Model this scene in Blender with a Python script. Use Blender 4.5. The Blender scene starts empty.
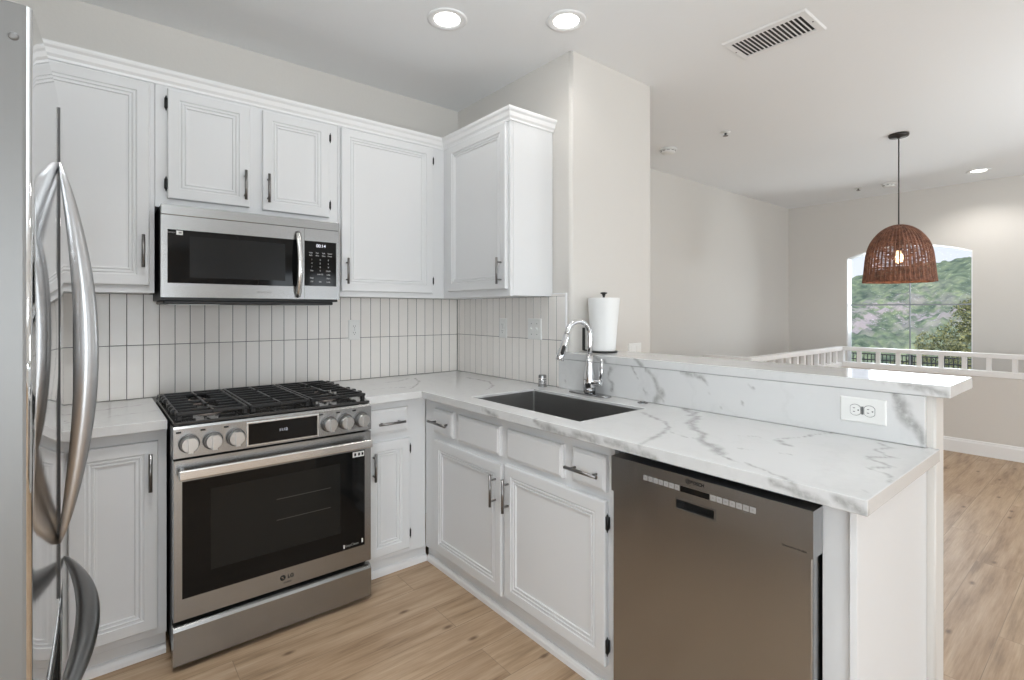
import bpy, bmesh, math, random
import numpy as np
from mathutils import Vector, Matrix
random.seed(7)
PI = math.pi
scene = bpy.context.scene
COL = scene.collection

# ------------------------------------------------------------------ camera
cam_d = bpy.data.cameras.new('camera'); cam = bpy.data.objects.new('camera', cam_d); COL.objects.link(cam)
cam.location = (-1.9343, -2.9471, 1.323)
cam.rotation_euler = (PI/2, 0, 0.8848 - PI/2)
cam_d.sensor_width = 36.0
cam_d.lens = 510.3/1024*36
cam_d.shift_x = 0.0
cam_d.shift_y = -(340-310.86)/1024
cam_d.clip_start = 0.02; cam_d.clip_end = 500
scene.camera = cam

# ------------------------------------------------------------------ view, world, big lights
vs = scene.view_settings
vs.view_transform = 'Standard'; vs.look = 'None'; vs.gamma = 1.0; vs.use_curve_mapping = False
vs.exposure = 0.11
scene.display_settings.display_device = 'sRGB'
try:
    scene.cycles.use_denoising = True
    scene.cycles.max_bounces = 10; scene.cycles.diffuse_bounces = 6; scene.cycles.glossy_bounces = 5
    scene.cycles.transparent_max_bounces = 16
    scene.cycles.sample_clamp_indirect = 6.0
    scene.cycles.caustics_reflective = False; scene.cycles.caustics_refractive = False
except Exception: pass

W = bpy.data.worlds.new('sky'); scene.world = W; W.use_nodes = True
nt = W.node_tree; nt.nodes.clear()
o_ = nt.nodes.new('ShaderNodeOutputWorld'); b_ = nt.nodes.new('ShaderNodeBackground')
tc = nt.nodes.new('ShaderNodeTexCoord'); sx = nt.nodes.new('ShaderNodeSeparateXYZ')
mr = nt.nodes.new('ShaderNodeMapRange'); mr.inputs[1].default_value = -0.05; mr.inputs[2].default_value = 0.6
mx = nt.nodes.new('ShaderNodeMix'); mx.data_type = 'RGBA'
mx.inputs[6].default_value = (0.90, 0.935, 1.0, 1); mx.inputs[7].default_value = (0.42, 0.60, 0.95, 1)
nt.links.new(tc.outputs['Generated'], sx.inputs[0]); nt.links.new(sx.outputs[2], mr.inputs[0])
nt.links.new(mr.outputs[0], mx.inputs[0]); nt.links.new(mx.outputs[2], b_.inputs[0])
b_.inputs[1].default_value = 1.05
nt.links.new(b_.outputs[0], o_.inputs[0])

def sun(name, direction, energy, angle, color):
    l = bpy.data.lights.new(name, 'SUN'); l.energy = energy; l.angle = angle; l.color = color
    o = bpy.data.objects.new(name, l); COL.objects.link(o)
    o.rotation_euler = Vector(direction).to_track_quat('-Z', 'Y').to_euler(); return o
sun('hazy_sun', (0.75, 0.25, -0.75), 2.2, 0.2, (1.0, 0.96, 0.9))     # behind the house, falls on the hillside only

def area(name, loc, target, sx_, sy_, power, color=(1, 1, 1)):
    l = bpy.data.lights.new(name, 'AREA'); l.shape = 'RECTANGLE'; l.size = sx_; l.size_y = sy_; l.energy = power; l.color = color
    o = bpy.data.objects.new(name, l); COL.objects.link(o); o.location = loc
    o.rotation_euler = (Vector(target) - Vector(loc)).to_track_quat('-Z', 'Y').to_euler(); return o
# cool daylight from behind the camera; back and side windows are added, unseen fill
area('daylight_patio_door', (3.9, -10.95, 1.2), (3.5, 0, 1.2), 1.3, 2.1, 14, (0.86, 0.945, 1.0))
area('daylight_glazed_door', (1.67, -10.95, 1.15), (1.5, 0, 1.15), 0.6, 2.1, 15, (0.86, 0.945, 1.0))
area('daylight_glazed_door', (2.57, -10.95, 1.15), (2.4, 0, 1.15), 0.6, 2.1, 15, (0.86, 0.945, 1.0))
area('daylight_fill_back', (-2.0, -10.95, 1.15), (-1.8, 0, 1.1), 1.6, 2.1, 96, (0.86, 0.945, 1.0))  # added fill for the range wall, kept clear of the steel reflections
area('daylight_fill_side', (-2.74, -4.7, 1.25), (0, -3.6, 1.1), 2.2, 1.8, 48, (0.87, 0.95, 1.0))  # added fill from the left, no window seen there
area('daylight_fill_near_side', (-2.74, -3.0, 1.05), (0, -2.6, 0.9), 1.5, 1.8, 15, (0.88, 0.95, 1.0))  # added fill for the sink cabinet fronts; the wall here is solid
area('daylight_arched_window', (5.95, -1.27, 1.55), (0, -1.27, 1.2), 1.05, 1.0, 26, (0.87, 0.95, 1.0))
# unseen fill panels, added below the ceiling so its bounce lights the room
area('ceiling_fill_kitchen', (-1.5, -2.35, 2.2), (-1.5, -2.3, 2.69), 0.45, 0.45, 21, (0.87, 0.95, 1.0))
area('ceiling_fill_dining', (2.7, -4.5, 1.0), (2.7, -4.4, 2.69), 1.2, 1.2, 66, (0.87, 0.95, 1.0))
def downlight(name, x, y, power):      # fill lamps added at the ceiling out of view, without fixtures
    l = bpy.data.lights.new(name, 'AREA'); l.shape = 'DISK'; l.size = 0.14; l.energy = power; l.color = (1, 0.985, 0.965); l.spread = 2.9
    o = bpy.data.objects.new(name, l); COL.objects.link(o); o.location = (x, y, 2.675); return o
for n_, x_, y_, p_ in (('fill_range', -1.80, -1.50, 6.5), ('fill_dining', 1.6, -3.6, 6), ('fill_dining', 3.2, -4.6, 6)):
    d_ = downlight(n_, x_, y_, p_)
    if n_ == 'fill_range': d_.data.spread = 1.9

# ------------------------------------------------------------------ materials
def M(name, col, rough=0.5, metal=0.0, spec=0.5, coat=0.0, aniso=0.0, emit=None, estr=0.0):
    m = bpy.data.materials.new(name); m.use_nodes = True
    p = m.node_tree.nodes['Principled BSDF']
    p.inputs['Base Color'].default_value = (*col, 1); p.inputs['Roughness'].default_value = rough
    p.inputs['Metallic'].default_value = metal; p.inputs['Specular IOR Level'].default_value = spec
    p.inputs['Coat Weight'].default_value = coat
    if aniso:
        p.inputs['Anisotropic'].default_value = aniso; p.inputs['Anisotropic Rotation'].default_value = 0.25
        t = m.node_tree.nodes.new('ShaderNodeTangent'); t.direction_type = 'RADIAL'; t.axis = 'Z'
        m.node_tree.links.new(t.outputs[0], p.inputs['Tangent'])
    if emit:
        p.inputs['Emission Color'].default_value = (*emit, 1); p.inputs['Emission Strength'].default_value = estr
    return m
def nodes(m): return m.node_tree.nodes, m.node_tree.links, m.node_tree.nodes['Principled BSDF']
def obj_coords(m, scale=(1, 1, 1)):
    N, L, p = nodes(m); t = N.new('ShaderNodeNewGeometry'); mp = N.new('ShaderNodeMapping'); mp.inputs['Scale'].default_value = scale
    L.new(t.outputs['Position'], mp.inputs[0]); return mp.outputs[0]
def noise(m, vec, scale, detail=3, rough=0.5):
    N, L, p = nodes(m); n = N.new('ShaderNodeTexNoise'); n.inputs['Scale'].default_value = scale; n.inputs['Detail'].default_value = detail
    n.inputs['Roughness'].default_value = rough; L.new(vec, n.inputs['Vector']); return n.outputs['Fac']
def ramp(m, fac, stops):
    N, L, p = nodes(m); r = N.new('ShaderNodeValToRGB'); L.new(fac, r.inputs[0]); e = r.color_ramp.elements
    while len(e) < len(stops): e.new(0.5)
    for k, (pos, c) in enumerate(stops): e[k].position = pos; e[k].color = (*c, 1)
    return r.outputs[0]
def mixc(m, fac, a, b, mode='MIX'):
    N, L, p = nodes(m); x = N.new('ShaderNodeMix'); x.data_type = 'RGBA'; x.blend_type = mode
    for sock, v in ((x.inputs[0], fac), (x.inputs[6], a), (x.inputs[7], b)):
        if hasattr(v, 'links'): L.new(v, sock)
        elif isinstance(v, tuple): sock.default_value = (*v, 1)
        else: sock.default_value = v
    return x.outputs[2]
def bump(m, h, strength, dist=0.01):
    N, L, p = nodes(m); b = N.new('ShaderNodeBump'); b.inputs['Strength'].default_value = strength; b.inputs['Distance'].default_value = dist
    L.new(h, b.inputs['Height']); L.new(b.outputs[0], p.inputs['Normal'])
def base(m, c): N, L, p = nodes(m); L.new(c, p.inputs['Base Color'])

WALL = M('beige_wall_paint', (0.665, 0.64, 0.605), 0.75, spec=0.25)
v = obj_coords(WALL); bump(WALL, noise(WALL, v, 60, 3), 0.12, 0.004)
CEIL = M('white_ceiling_paint', (0.865, 0.875, 0.885), 0.85, spec=0.2)
v = obj_coords(CEIL); bump(CEIL, noise(CEIL, v, 45, 3), 0.15, 0.004)
TRIM = M('white_trim_paint', (0.84, 0.84, 0.84), 0.35)
CAB = M('white_cabinet_paint', (0.735, 0.74, 0.745), 0.38)
v = obj_coords(CAB, (30, 30, 2)); bump(CAB, noise(CAB, v, 3, 2), 0.03, 0.002)
KICK = M('painted_toe_kick', (0.76, 0.765, 0.77), 0.45)
NICKEL = M('dark_brushed_nickel', (0.26, 0.25, 0.245), 0.28, 1.0)
BLACKM = M('black_hinge_metal', (0.02, 0.02, 0.02), 0.4, 0.6)
STEEL = M('brushed_stainless_steel', (0.345, 0.345, 0.342), 0.27, 1.0, aniso=0.5)
v = obj_coords(STEEL, (2, 2, 400)); bump(STEEL, noise(STEEL, v, 3, 2), 0.02, 0.001)
STEELD = M('dishwasher_steel', (0.40, 0.402, 0.405), 0.27, 1.0, aniso=0.5)
STEELH = M('satin_steel_handle', (0.66, 0.655, 0.645), 0.25, 1.0)
KNOB = M('knob_steel', (0.50, 0.495, 0.485), 0.3, 1.0)
DSTEEL = M('dark_steel_ring', (0.16, 0.155, 0.15), 0.35, 1.0)
FRIDGE = M('polished_fridge_steel', (0.80, 0.80, 0.80), 0.045, 1.0)
FRSIDE = M('grey_fridge_side', (0.20, 0.198, 0.193), 0.36, 0.35)
GASKET = M('dark_door_edge', (0.10, 0.10, 0.10), 0.5)
FRHAND = M('fridge_handle_steel', (0.46, 0.46, 0.465), 0.3, 1.0)
CHROME = M('polished_chrome', (0.75, 0.75, 0.76), 0.07, 1.0)
DCHROME = M('dark_smoked_chrome', (0.33, 0.33, 0.335), 0.12, 1.0)
BGLASS = M('black_glass', (0.006, 0.006, 0.006), 0.06, spec=0.22)
BGLASS2 = M('dark_oven_window_mesh', (0.014, 0.014, 0.013), 0.12, spec=0.22)
BLACK = M('black_plastic', (0.012, 0.012, 0.012), 0.45)
IRON = M('black_cast_iron', (0.010, 0.010, 0.0105), 0.33, spec=0.4)
ENAMEL = M('dark_cooktop_enamel', (0.035, 0.034, 0.033), 0.09)
ALU = M('burner_aluminium', (0.80, 0.68, 0.62), 0.3, 1.0)
WPLAST = M('white_plastic', (0.80, 0.80, 0.78), 0.35)
GPLAST = M('grey_slot', (0.12, 0.12, 0.12), 0.5)
SINK = M('dark_gunmetal_sink', (0.26, 0.255, 0.25), 0.42, 0.9)
PAPER = M('white_paper', (0.86, 0.86, 0.85), 0.9, spec=0.1)
v = obj_coords(PAPER); bump(PAPER, noise(PAPER, v, 160, 2), 0.2, 0.003)
LENS = M('lit_lamp_lens', (1, 1, 1), 0.5, emit=(1, 0.98, 0.95), estr=9)
LEDW = M('lit_display_digits', (0.5, 0.5, 0.55), 0.5, emit=(0.8, 0.82, 0.95), estr=0.5)
PRINTW = M('pale_printed_ink', (0.42, 0.42, 0.42), 0.5)
PRINTD = M('dark_printed_ink', (0.012, 0.011, 0.011), 0.6, spec=0.2)
PRINTG = M('grey_printed_ink', (0.28, 0.27, 0.26), 0.5)
BUTTON = M('pale_touch_button', (0.34, 0.33, 0.32), 0.45, 0.2)
BULB = M('warm_bulb', (1, 0.8, 0.55), 0.4, emit=(1.0, 0.72, 0.42), estr=7)
RATTAN = M('brown_rattan', (0.22, 0.085, 0.042), 0.6)
v = obj_coords(RATTAN); c = ramp(RATTAN, noise(RATTAN, v, 35, 3), [(0.3, (0.11, 0.045, 0.028)), (0.7, (0.29, 0.13, 0.078))]); base(RATTAN, c)
DBRONZE = M('dark_bronze', (0.05, 0.045, 0.042), 0.4, 0.6)

# tiles: each tile is geometry; slight handmade tint per tile
TILE = M('glazed_white_tile', (0.68, 0.665, 0.64), 0.22)
N, L, p = nodes(TILE); g = N.new('ShaderNodeNewGeometry')
c = ramp(TILE, g.outputs['Random Per Island'], [(0.0, (0.82, 0.785, 0.745)), (1.0, (0.88, 0.845, 0.805))])
c2 = mixc(TILE, 0.12, c, ramp(TILE, noise(TILE, obj_coords(TILE), 22, 3), [(0.3, (0.79, 0.765, 0.73)), (0.7, (0.90, 0.875, 0.85))])); base(TILE, c2)
bump(TILE, noise(TILE, obj_coords(TILE), 14, 2), 0.12, 0.01)
GROUT = M('grey_grout', (0.15, 0.145, 0.14), 0.9)

# marble: veins drawn in a vertex mask, broken up by noise
MARB = M('white_quartz_with_grey_veins', (0.67, 0.67, 0.665), 0.10)
N, L, p = nodes(MARB)
at = N.new('ShaderNodeAttribute'); at.attribute_name = 'vein'
vv = obj_coords(MARB)
nb = ramp(MARB, noise(MARB, vv, 45, 4, 0.65), [(0.30, (0.35, 0.35, 0.35)), (0.55, (1, 1, 1))])
ms = N.new('ShaderNodeMath'); ms.operation = 'MULTIPLY'; L.new(at.outputs['Fac'], ms.inputs[0]); L.new(nb, ms.inputs[1])
faint = ramp(MARB, noise(MARB, vv, 3.2, 5, 0.6), [(0.47, (0.68, 0.68, 0.675)), (0.50, (0.61, 0.61, 0.605)), (0.53, (0.68, 0.68, 0.675))])
cl = ramp(MARB, noise(MARB, vv, 2.0, 3), [(0.3, (0.65, 0.65, 0.645)), (0.7, (0.69, 0.69, 0.687))])
basec = mixc(MARB, 0.35, cl, faint)
base(MARB, mixc(MARB, ms.outputs[0], basec, (0.355, 0.35, 0.34)))

# wood plank floor
WOOD = M('oak_vinyl_plank', (0.5, 0.36, 0.24), 0.42, spec=0.4)
N, L, p = nodes(WOOD); vv = obj_coords(WOOD)
br = N.new('ShaderNodeTexBrick'); br.offset = 0.37; br.inputs['Scale'].default_value = 1.0
br.inputs['Brick Width'].default_value = 1.22; br.inputs['Row Height'].default_value = 0.181
br.inputs['Mortar Size'].default_value = 0.0012; br.inputs['Mortar Smooth'].default_value = 0.1
br.inputs['Color1'].default_value = (0, 0, 0, 1); br.inputs['Color2'].default_value = (1, 1, 1, 1); br.inputs['Mortar'].default_value = (0.5, 0.5, 0.5, 1)
mp0 = N.new('ShaderNodeMapping'); mp0.inputs['Location'].default_value = (0.31, 0.06, 0); L.new(vv, mp0.inputs[0]); L.new(mp0.outputs[0], br.inputs['Vector'])
cmb = N.new('ShaderNodeCombineXYZ'); mul = N.new('ShaderNodeMath'); mul.operation = 'MULTIPLY'; mul.inputs[1].default_value = 37.0
L.new(br.outputs['Color'], mul.inputs[0]); L.new(mul.outputs[0], cmb.inputs[2]); L.new(mul.outputs[0], cmb.inputs[0])
add = N.new('ShaderNodeVectorMath'); add.operation = 'ADD'; L.new(vv, add.inputs[0]); L.new(cmb.outputs[0], add.inputs[1])
st = N.new('ShaderNodeMapping'); st.inputs['Scale'].default_value = (1.0, 9, 1); L.new(add.outputs[0], st.inputs[0])
st2 = N.new('ShaderNodeMapping'); st2.inputs['Scale'].default_value = (2.2, 60, 1); L.new(add.outputs[0], st2.inputs[0])
big = noise(WOOD, st.outputs[0], 2.2, 5, 0.6); fine = noise(WOOD, st2.outputs[0], 2.5, 3, 0.6)
c = ramp(WOOD, big, [(0.31, (0.125, 0.070, 0.034)), (0.43, (0.34, 0.225, 0.135)), (0.57, (0.47, 0.338, 0.225)), (0.74, (0.60, 0.465, 0.335))])
c = mixc(WOOD, 0.30, c, ramp(WOOD, fine, [(0.3, (0.22, 0.135, 0.075)), (0.65, (0.56, 0.41, 0.27))]))
c = mixc(WOOD, 0.22, c, ramp(WOOD, br.outputs['Color'], [(0, (0.32, 0.20, 0.115)), (1, (0.56, 0.41, 0.27))]))
# knots
vo = N.new('ShaderNodeTexVoronoi'); vo.voronoi_dimensions = '2D'; vo.inputs['Scale'].default_value = 1.9; st3 = N.new('ShaderNodeMapping'); st3.inputs['Scale'].default_value = (1, 2.2, 1)
L.new(vv, st3.inputs[0]); L.new(st3.outputs[0], vo.inputs['Vector'])
kn = ramp(WOOD, vo.outputs['Distance'], [(0.015, (0.9, 0.9, 0.9)), (0.06, (0, 0, 0))])
c = mixc(WOOD, kn, c, (0.13, 0.07, 0.035))
sm_ = N.new('ShaderNodeMath'); sm_.operation = 'MULTIPLY'; sm_.inputs[1].default_value = 0.6; L.new(br.outputs['Fac'], sm_.inputs[0])
c = mixc(WOOD, sm_.outputs[0], c, (0.12, 0.08, 0.05)); base(WOOD, c)
bump(WOOD, fine, 0.06, 0.003)

# window glass: mostly see-through with a faint mirror
GLASS = bpy.data.materials.new('window_glass'); GLASS.use_nodes = True
N = GLASS.node_tree.nodes; L = GLASS.node_tree.links; N.clear()
o_ = N.new('ShaderNodeOutputMaterial'); mxs = N.new('ShaderNodeMixShader'); tr = N.new('ShaderNodeBsdfTransparent'); gl = N.new('ShaderNodeBsdfGlossy'); gl.inputs['Roughness'].default_value = 0.02
fr = N.new('ShaderNodeFresnel'); fr.inputs[0].default_value = 1.45
L.new(fr.outputs[0], mxs.inputs[0]); L.new(tr.outputs[0], mxs.inputs[1]); L.new(gl.outputs[0], mxs.inputs[2]); L.new(mxs.outputs[0], o_.inputs[0])

# outside
HILL = M('chaparral_hillside', (0.2, 0.25, 0.12), 0.95, spec=0.05)
vv = obj_coords(HILL)
c = ramp(HILL, noise(HILL, vv, 0.10, 6, 0.65), [(0.34, (0.115, 0.155, 0.125)), (0.46, (0.22, 0.265, 0.165)), (0.57, (0.335, 0.375, 0.215)), (0.70, (0.46, 0.47, 0.29))])  # paler greens, distance haze put into the colour
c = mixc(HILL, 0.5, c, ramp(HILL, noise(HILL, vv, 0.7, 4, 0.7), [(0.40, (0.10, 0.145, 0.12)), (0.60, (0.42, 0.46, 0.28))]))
N, L, p = nodes(HILL); rk = N.new('ShaderNodeAttribute'); rk.attribute_name = 'rock'
rm = N.new('ShaderNodeMath'); rm.operation = 'MULTIPLY'; L.new(rk.outputs['Fac'], rm.inputs[0])
L.new(ramp(HILL, noise(HILL, vv, 0.45, 5, 0.7), [(0.46, (0, 0, 0)), (0.56, (1, 1, 1))]), rm.inputs[1])
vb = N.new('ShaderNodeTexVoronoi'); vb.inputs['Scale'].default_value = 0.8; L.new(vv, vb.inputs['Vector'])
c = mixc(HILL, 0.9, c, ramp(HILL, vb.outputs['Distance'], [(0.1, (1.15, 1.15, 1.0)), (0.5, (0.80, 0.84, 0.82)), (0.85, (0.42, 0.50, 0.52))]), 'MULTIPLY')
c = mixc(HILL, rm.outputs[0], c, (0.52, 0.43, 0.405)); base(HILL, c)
LEAF = M('olive_tree_leaf', (0.10, 0.12, 0.03), 0.7, spec=0.2)
N, L, p = nodes(LEAF); g = N.new('ShaderNodeNewGeometry')
base(LEAF, ramp(LEAF, g.outputs['Random Per Island'], [(0.0, (0.05, 0.07, 0.03)), (0.5, (0.17, 0.18, 0.07)), (1.0, (0.42, 0.39, 0.15))]))
BARK = M('grey_brown_bark', (0.16, 0.12, 0.09), 0.9)
FENCE = M('black_fence_metal', (0.02, 0.02, 0.022), 0.5, 0.3)
GROUND = M('dry_grass_ground', (0.30, 0.31, 0.18), 0.95)

# ------------------------------------------------------------------ geometry helpers
class MB:
    def __init__(s): s.bm = bmesh.new(); s.mi = 0
    def _mat(s, n0):
        s.bm.faces.ensure_lookup_table()
        for f in s.bm.faces[n0:]: f.material_index = s.mi
    def box(s, x0, x1, y0, y1, z0, z1, bev=0.0, seg=2):
        if x0 > x1: x0, x1 = x1, x0
        if y0 > y1: y0, y1 = y1, y0
        if z0 > z1: z0, z1 = z1, z0
        t = bmesh.new()
        vs_ = [t.verts.new(p) for p in ((x0,y0,z0),(x1,y0,z0),(x1,y1,z0),(x0,y1,z0),(x0,y0,z1),(x1,y0,z1),(x1,y1,z1),(x0,y1,z1))]
        for f in ((0,3,2,1),(4,5,6,7),(0,1,5,4),(1,2,6,5),(2,3,7,6),(3,0,4,7)): t.faces.new([vs_[i] for i in f])
        if bev: bmesh.ops.bevel(t, geom=list(t.edges), offset=bev, segments=seg, affect='EDGES', profile=0.5)
        return s.merge(t)
    def merge(s, t, mtx=None):
        n0 = len(s.bm.faces); mp = {}
        for v in t.verts: mp[v] = s.bm.verts.new(mtx @ v.co if mtx else v.co)
        for f in t.faces:
            try:
                nf = s.bm.faces.new([mp[v] for v in f.verts]); nf.smooth = f.smooth
            except ValueError: pass
        t.free(); s._mat(n0); return s
    def rings(s, rings, cap0=True, cap1=True, closed=True, smooth=True):
        n0 = len(s.bm.faces); R = [[s.bm.verts.new(p) for p in r] for r in rings]
        n = len(R[0])
        for a, b in zip(R[:-1], R[1:]):
            for i in range(n if closed else n-1):
                j = (i+1) % n
                f = s.bm.faces.new((a[i], a[j], b[j], b[i])); f.smooth = smooth
        if cap0: s.bm.faces.new(list(reversed(R[0])))
        if cap1: s.bm.faces.new(R[-1])
        s._mat(n0); return s
    def cyl(s, p0, p1, r0, r1=None, seg=16, cap=True, smooth=True):
        r1 = r0 if r1 is None else r1
        return s.tube([p0, p1], [r0, r1], seg, cap, smooth)
    def tube(s, pts, r, seg=8, cap=True, smooth=True, sq=None, up=None):
        pts = [Vector(p) for p in pts]; n = len(pts)
        rr = r if isinstance(r, (list, tuple)) else [r]*n
        tang = []
        for i in range(n):
            a = pts[max(i-1, 0)]; b = pts[min(i+1, n-1)]; tang.append((b-a).normalized())
        u = Vector(up) if up else (Vector((0,0,1)) if abs(tang[0].z) < 0.9 else Vector((1,0,0)))
        rings = []
        for i in range(n):
            t = tang[i]; u = (u - t*u.dot(t)).normalized(); w = t.cross(u)
            k = (1, 1) if sq is None else sq
            rings.append([pts[i] + (u*math.cos(2*PI*j/seg)*k[0] + w*math.sin(2*PI*j/seg)*k[1])*rr[i] for j in range(seg)])
        return s.rings(rings, cap, cap, True, smooth)
    def lathe(s, prof, c=(0,0,0), axis='Z', seg=32, smooth=True, cap=True):
        c = Vector(c); rings = []
        for r, h in prof:
            ring = []
            for j in range(seg):
                a = 2*PI*j/seg; x, y = r*math.cos(a), r*math.sin(a)
                ring.append(c + {'Z': Vector((x, y, h)), 'Y': Vector((x, -h, y)), 'X': Vector((-h, -x, y))}[axis])   # Y: h towards -Y, X: h towards -X
            rings.append(ring)
        return s.rings(rings, cap, cap, True, smooth)
    def prism(s, poly, f0, f1, smooth=False):
        """poly: list of 2D pts; f0/f1 map a 2D point to 3D at both ends"""
        return s.rings([[f0(p) for p in poly], [f1(p) for p in poly]], True, True, True, smooth)
    def build(s, name, mats, parent=None, autosmooth=None, fix=True):
        if fix: bmesh.ops.recalc_face_normals(s.bm, faces=list(s.bm.faces))
        if parent is not None:
            off = root_loc(parent)
            bmesh.ops.translate(s.bm, verts=list(s.bm.verts), vec=-off)
        me = bpy.data.meshes.new(name); s.bm.to_mesh(me); s.bm.free()
        for m in (mats if isinstance(mats, (list, tuple)) else [mats]): me.materials.append(m)
        o = bpy.data.objects.new(name, me); COL.objects.link(o)
        if parent is not None: o.parent = parent
        return o
def root_loc(o):
    v_ = Vector((0, 0, 0))
    while o is not None: v_ += o.location; o = o.parent
    return v_
def thing(name, label, cat, loc, group=None):
    o = bpy.data.objects.new(name, None); COL.objects.link(o); o.location = loc; o.empty_display_size = 0.1
    o['label'] = label; o['category'] = cat
    if group: o['group'] = group
    return o
def tag(o, label, cat, group=None):
    o['label'] = label; o['category'] = cat
    if group: o['group'] = group
    return o
def struct(o): o['kind'] = 'structure'; return o
def lab(o, t): o['label'] = t; return o

class Fr:
    """a vertical face: u to the right as seen, v up, n outward"""
    def __init__(s, o, u, n): s.o = Vector(o); s.u = Vector(u); s.n = Vector(n)
    def __call__(s, u, v, d=0.0): return s.o + s.u*u + Vector((0,0,v)) + s.n*d
FA = Fr((0,0,0), (1,0,0), (0,-1,0))     # range wall: u = X, d = -Y
FB = Fr((0,0,0), (0,-1,0), (-1,0,0))    # sink wall:  u = -Y, d = -X
def fbox(mb, F, u0, u1, v0, v1, d0, d1, bev=0.0, seg=2):
    a = F(u0, v0, d0); b = F(u1, v1, d1)
    return mb.box(a.x, b.x, a.y, b.y, a.z, b.z, bev, seg)
def concentric(mb, F, u0, u1, v0, v1, prof, cap=True):
    rings = []
    for ins, d in prof:
        rings.append([F(u0+ins, v0+ins, d), F(u1-ins, v0+ins, d), F(u1-ins, v1-ins, d), F(u0+ins, v1-ins, d)])
    mb.rings(rings, True, cap, True, False)
def panel_door(F, u0, u1, v0, v1, d0, t=0.019, k=1.0, parent=None, name='door', mat=None):
    mb = MB(); e = d0+t
    concentric(mb, F, u0, u1, v0, v1, [(0, d0), (0, e-0.005), (0.0015, e-0.0015), (0.005, e),
        (0.043*k, e), (0.0445*k, e-0.004), (0.050*k, e-0.0055), (0.0515*k, e-0.002), (0.0565*k, e-0.002), (0.058*k, e-0.0062),
        (0.0635*k, e-0.0075), (0.065*k, e-0.004), (0.070*k, e-0.004), (0.072*k, e-0.009), (0.08*k, e-0.0095)])
    return mb.build(name, mat or CAB, parent)
def slab_front(F, u0, u1, v0, v1, d0, parent, name, t=0.019):
    mb = MB(); e = d0+t
    concentric(mb, F, u0, u1, v0, v1, [(0, d0), (0, e-0.007), (0.002, e-0.004), (0.010, e-0.0015), (0.012, e)])
    return mb.build(name, CAB, parent)
def bar_pull(F, u, v, length, d0, vertical, parent):
    mb = MB(); off = 0.030; h = length/2; q = length*0.33
    if vertical:
        mb.cyl(F(u, v-h, d0+off), F(u, v+h, d0+off), 0.0062, seg=14)
        for s_ in (-q, q): mb.cyl(F(u, v+s_, d0-0.001), F(u, v+s_, d0+off), 0.0045, seg=10)
    else:
        mb.cyl(F(u-h, v, d0+off), F(u+h, v, d0+off), 0.0062, seg=14)
        for s_ in (-q, q): mb.cyl(F(u+s_, v, d0-0.001), F(u+s_, v, d0+off), 0.0045, seg=10)
    return mb.build('handle', NICKEL, parent)
def hinge(F, u, v, d0, parent, big=False):
    mb = MB(); h = 0.033 if big else 0.026; r = 0.0065 if big else 0.004
    mb.tube([F(u, v-h, d0), F(u, v-h*0.7, d0), F(u, v-h*0.62, d0), F(u, v+h*0.62, d0), F(u, v+h*0.7, d0), F(u, v+h, d0)], [0.001, r*0.6, r, r, r*0.6, 0.001], 10)
    fbox(mb, F, u-0.004, u+0.004, v-h*0.6, v+h*0.6, d0-0.010, d0-0.001)
    return lab(mb.build('hinge', BLACKM, parent), 'black metal hinge')

_txt = {}
def text_mb(s, size, F, u, v, d, mat, parent, name='lettering', center=True, bold=0.0, wscale=1.0):
    cu = bpy.data.curves.new('t', 'FONT'); cu.body = s; cu.size = size; cu.offset = bold; cu.fill_mode = 'FRONT'
    cu.align_x = 'CENTER' if center else 'LEFT'; cu.align_y = 'CENTER'
    o = bpy.data.objects.new('t', cu); COL.objects.link(o)
    dg = bpy.context.evaluated_depsgraph_get(); me = bpy.data.meshes.new_from_object(o.evaluated_get(dg))
    bpy.data.objects.remove(o); me.name = name
    off = root_loc(parent)
    for vt in me.vertices:
        x, y = vt.co.x*wscale, vt.co.y; vt.co = F(u+x, v+y, d) - off
    me.materials.clear(); me.materials.append(mat)
    ob = bpy.data.objects.new(name, me); COL.objects.link(ob); ob.parent = parent
    return ob

# ------------------------------------------------------------------ room shell
ZC = 2.69
mb = MB()
for (x0, x1, y0, y1) in ((-2.8, 2.38, -11.0, 0.0), (2.38, 4.44, -11.0, -0.83)):
    mb.box(x0, x1, y0, y1, -0.12, 0.0)
struct(mb.build('floor', WOOD))
mb = MB(); mb.box(2.38, 5.42, -11.0, 0.0, -1.62, -1.5); struct(mb.build('floor_lower', WOOD))
mb = MB(); mb.box(-2.92, 5.42, -11.12, 0.12, ZC, ZC+0.12); struct(mb.build('ceiling', CEIL))
mb = MB(); mb.box(-2.92, 5.42, 0.0, 0.12, -1.5, ZC); struct(mb.build('wall_back', WALL))
mb = MB()      # left wall, with an opening behind the camera for the added side fill
for (y0, y1, z0, z1) in ((-3.75, 0.0, -0.12, ZC), (-11.0, -6.05, -0.12, ZC), (-6.05, -3.75, -0.12, 0.55), (-6.05, -3.75, 2.35, ZC)):
    mb.box(-2.92, -2.8, y0, y1, z0, z1)
struct(mb.build('wall_left', WALL))
mb = MB()      # wall behind the camera, with openings for the doors and the added back fill
for (x0, x1, z0, z1) in ((-2.92, -2.85, -0.12, ZC), (-1.15, 1.35, -0.12, ZC), (2.00, 2.25, -0.12, ZC), (2.90, 3.2, -0.12, ZC), (4.6, 5.42, -1.5, ZC),
    (-2.85, -1.15, 2.3, ZC), (1.35, 2.00, 2.3, ZC), (2.25, 2.90, 2.3, ZC), (3.2, 4.6, 2.3, ZC), (-2.85, 4.6, -0.12, 0.0)):
    mb.box(x0, x1, -11.12, -11.0, z0, z1)
struct(mb.build('wall_front', WALL))
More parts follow.
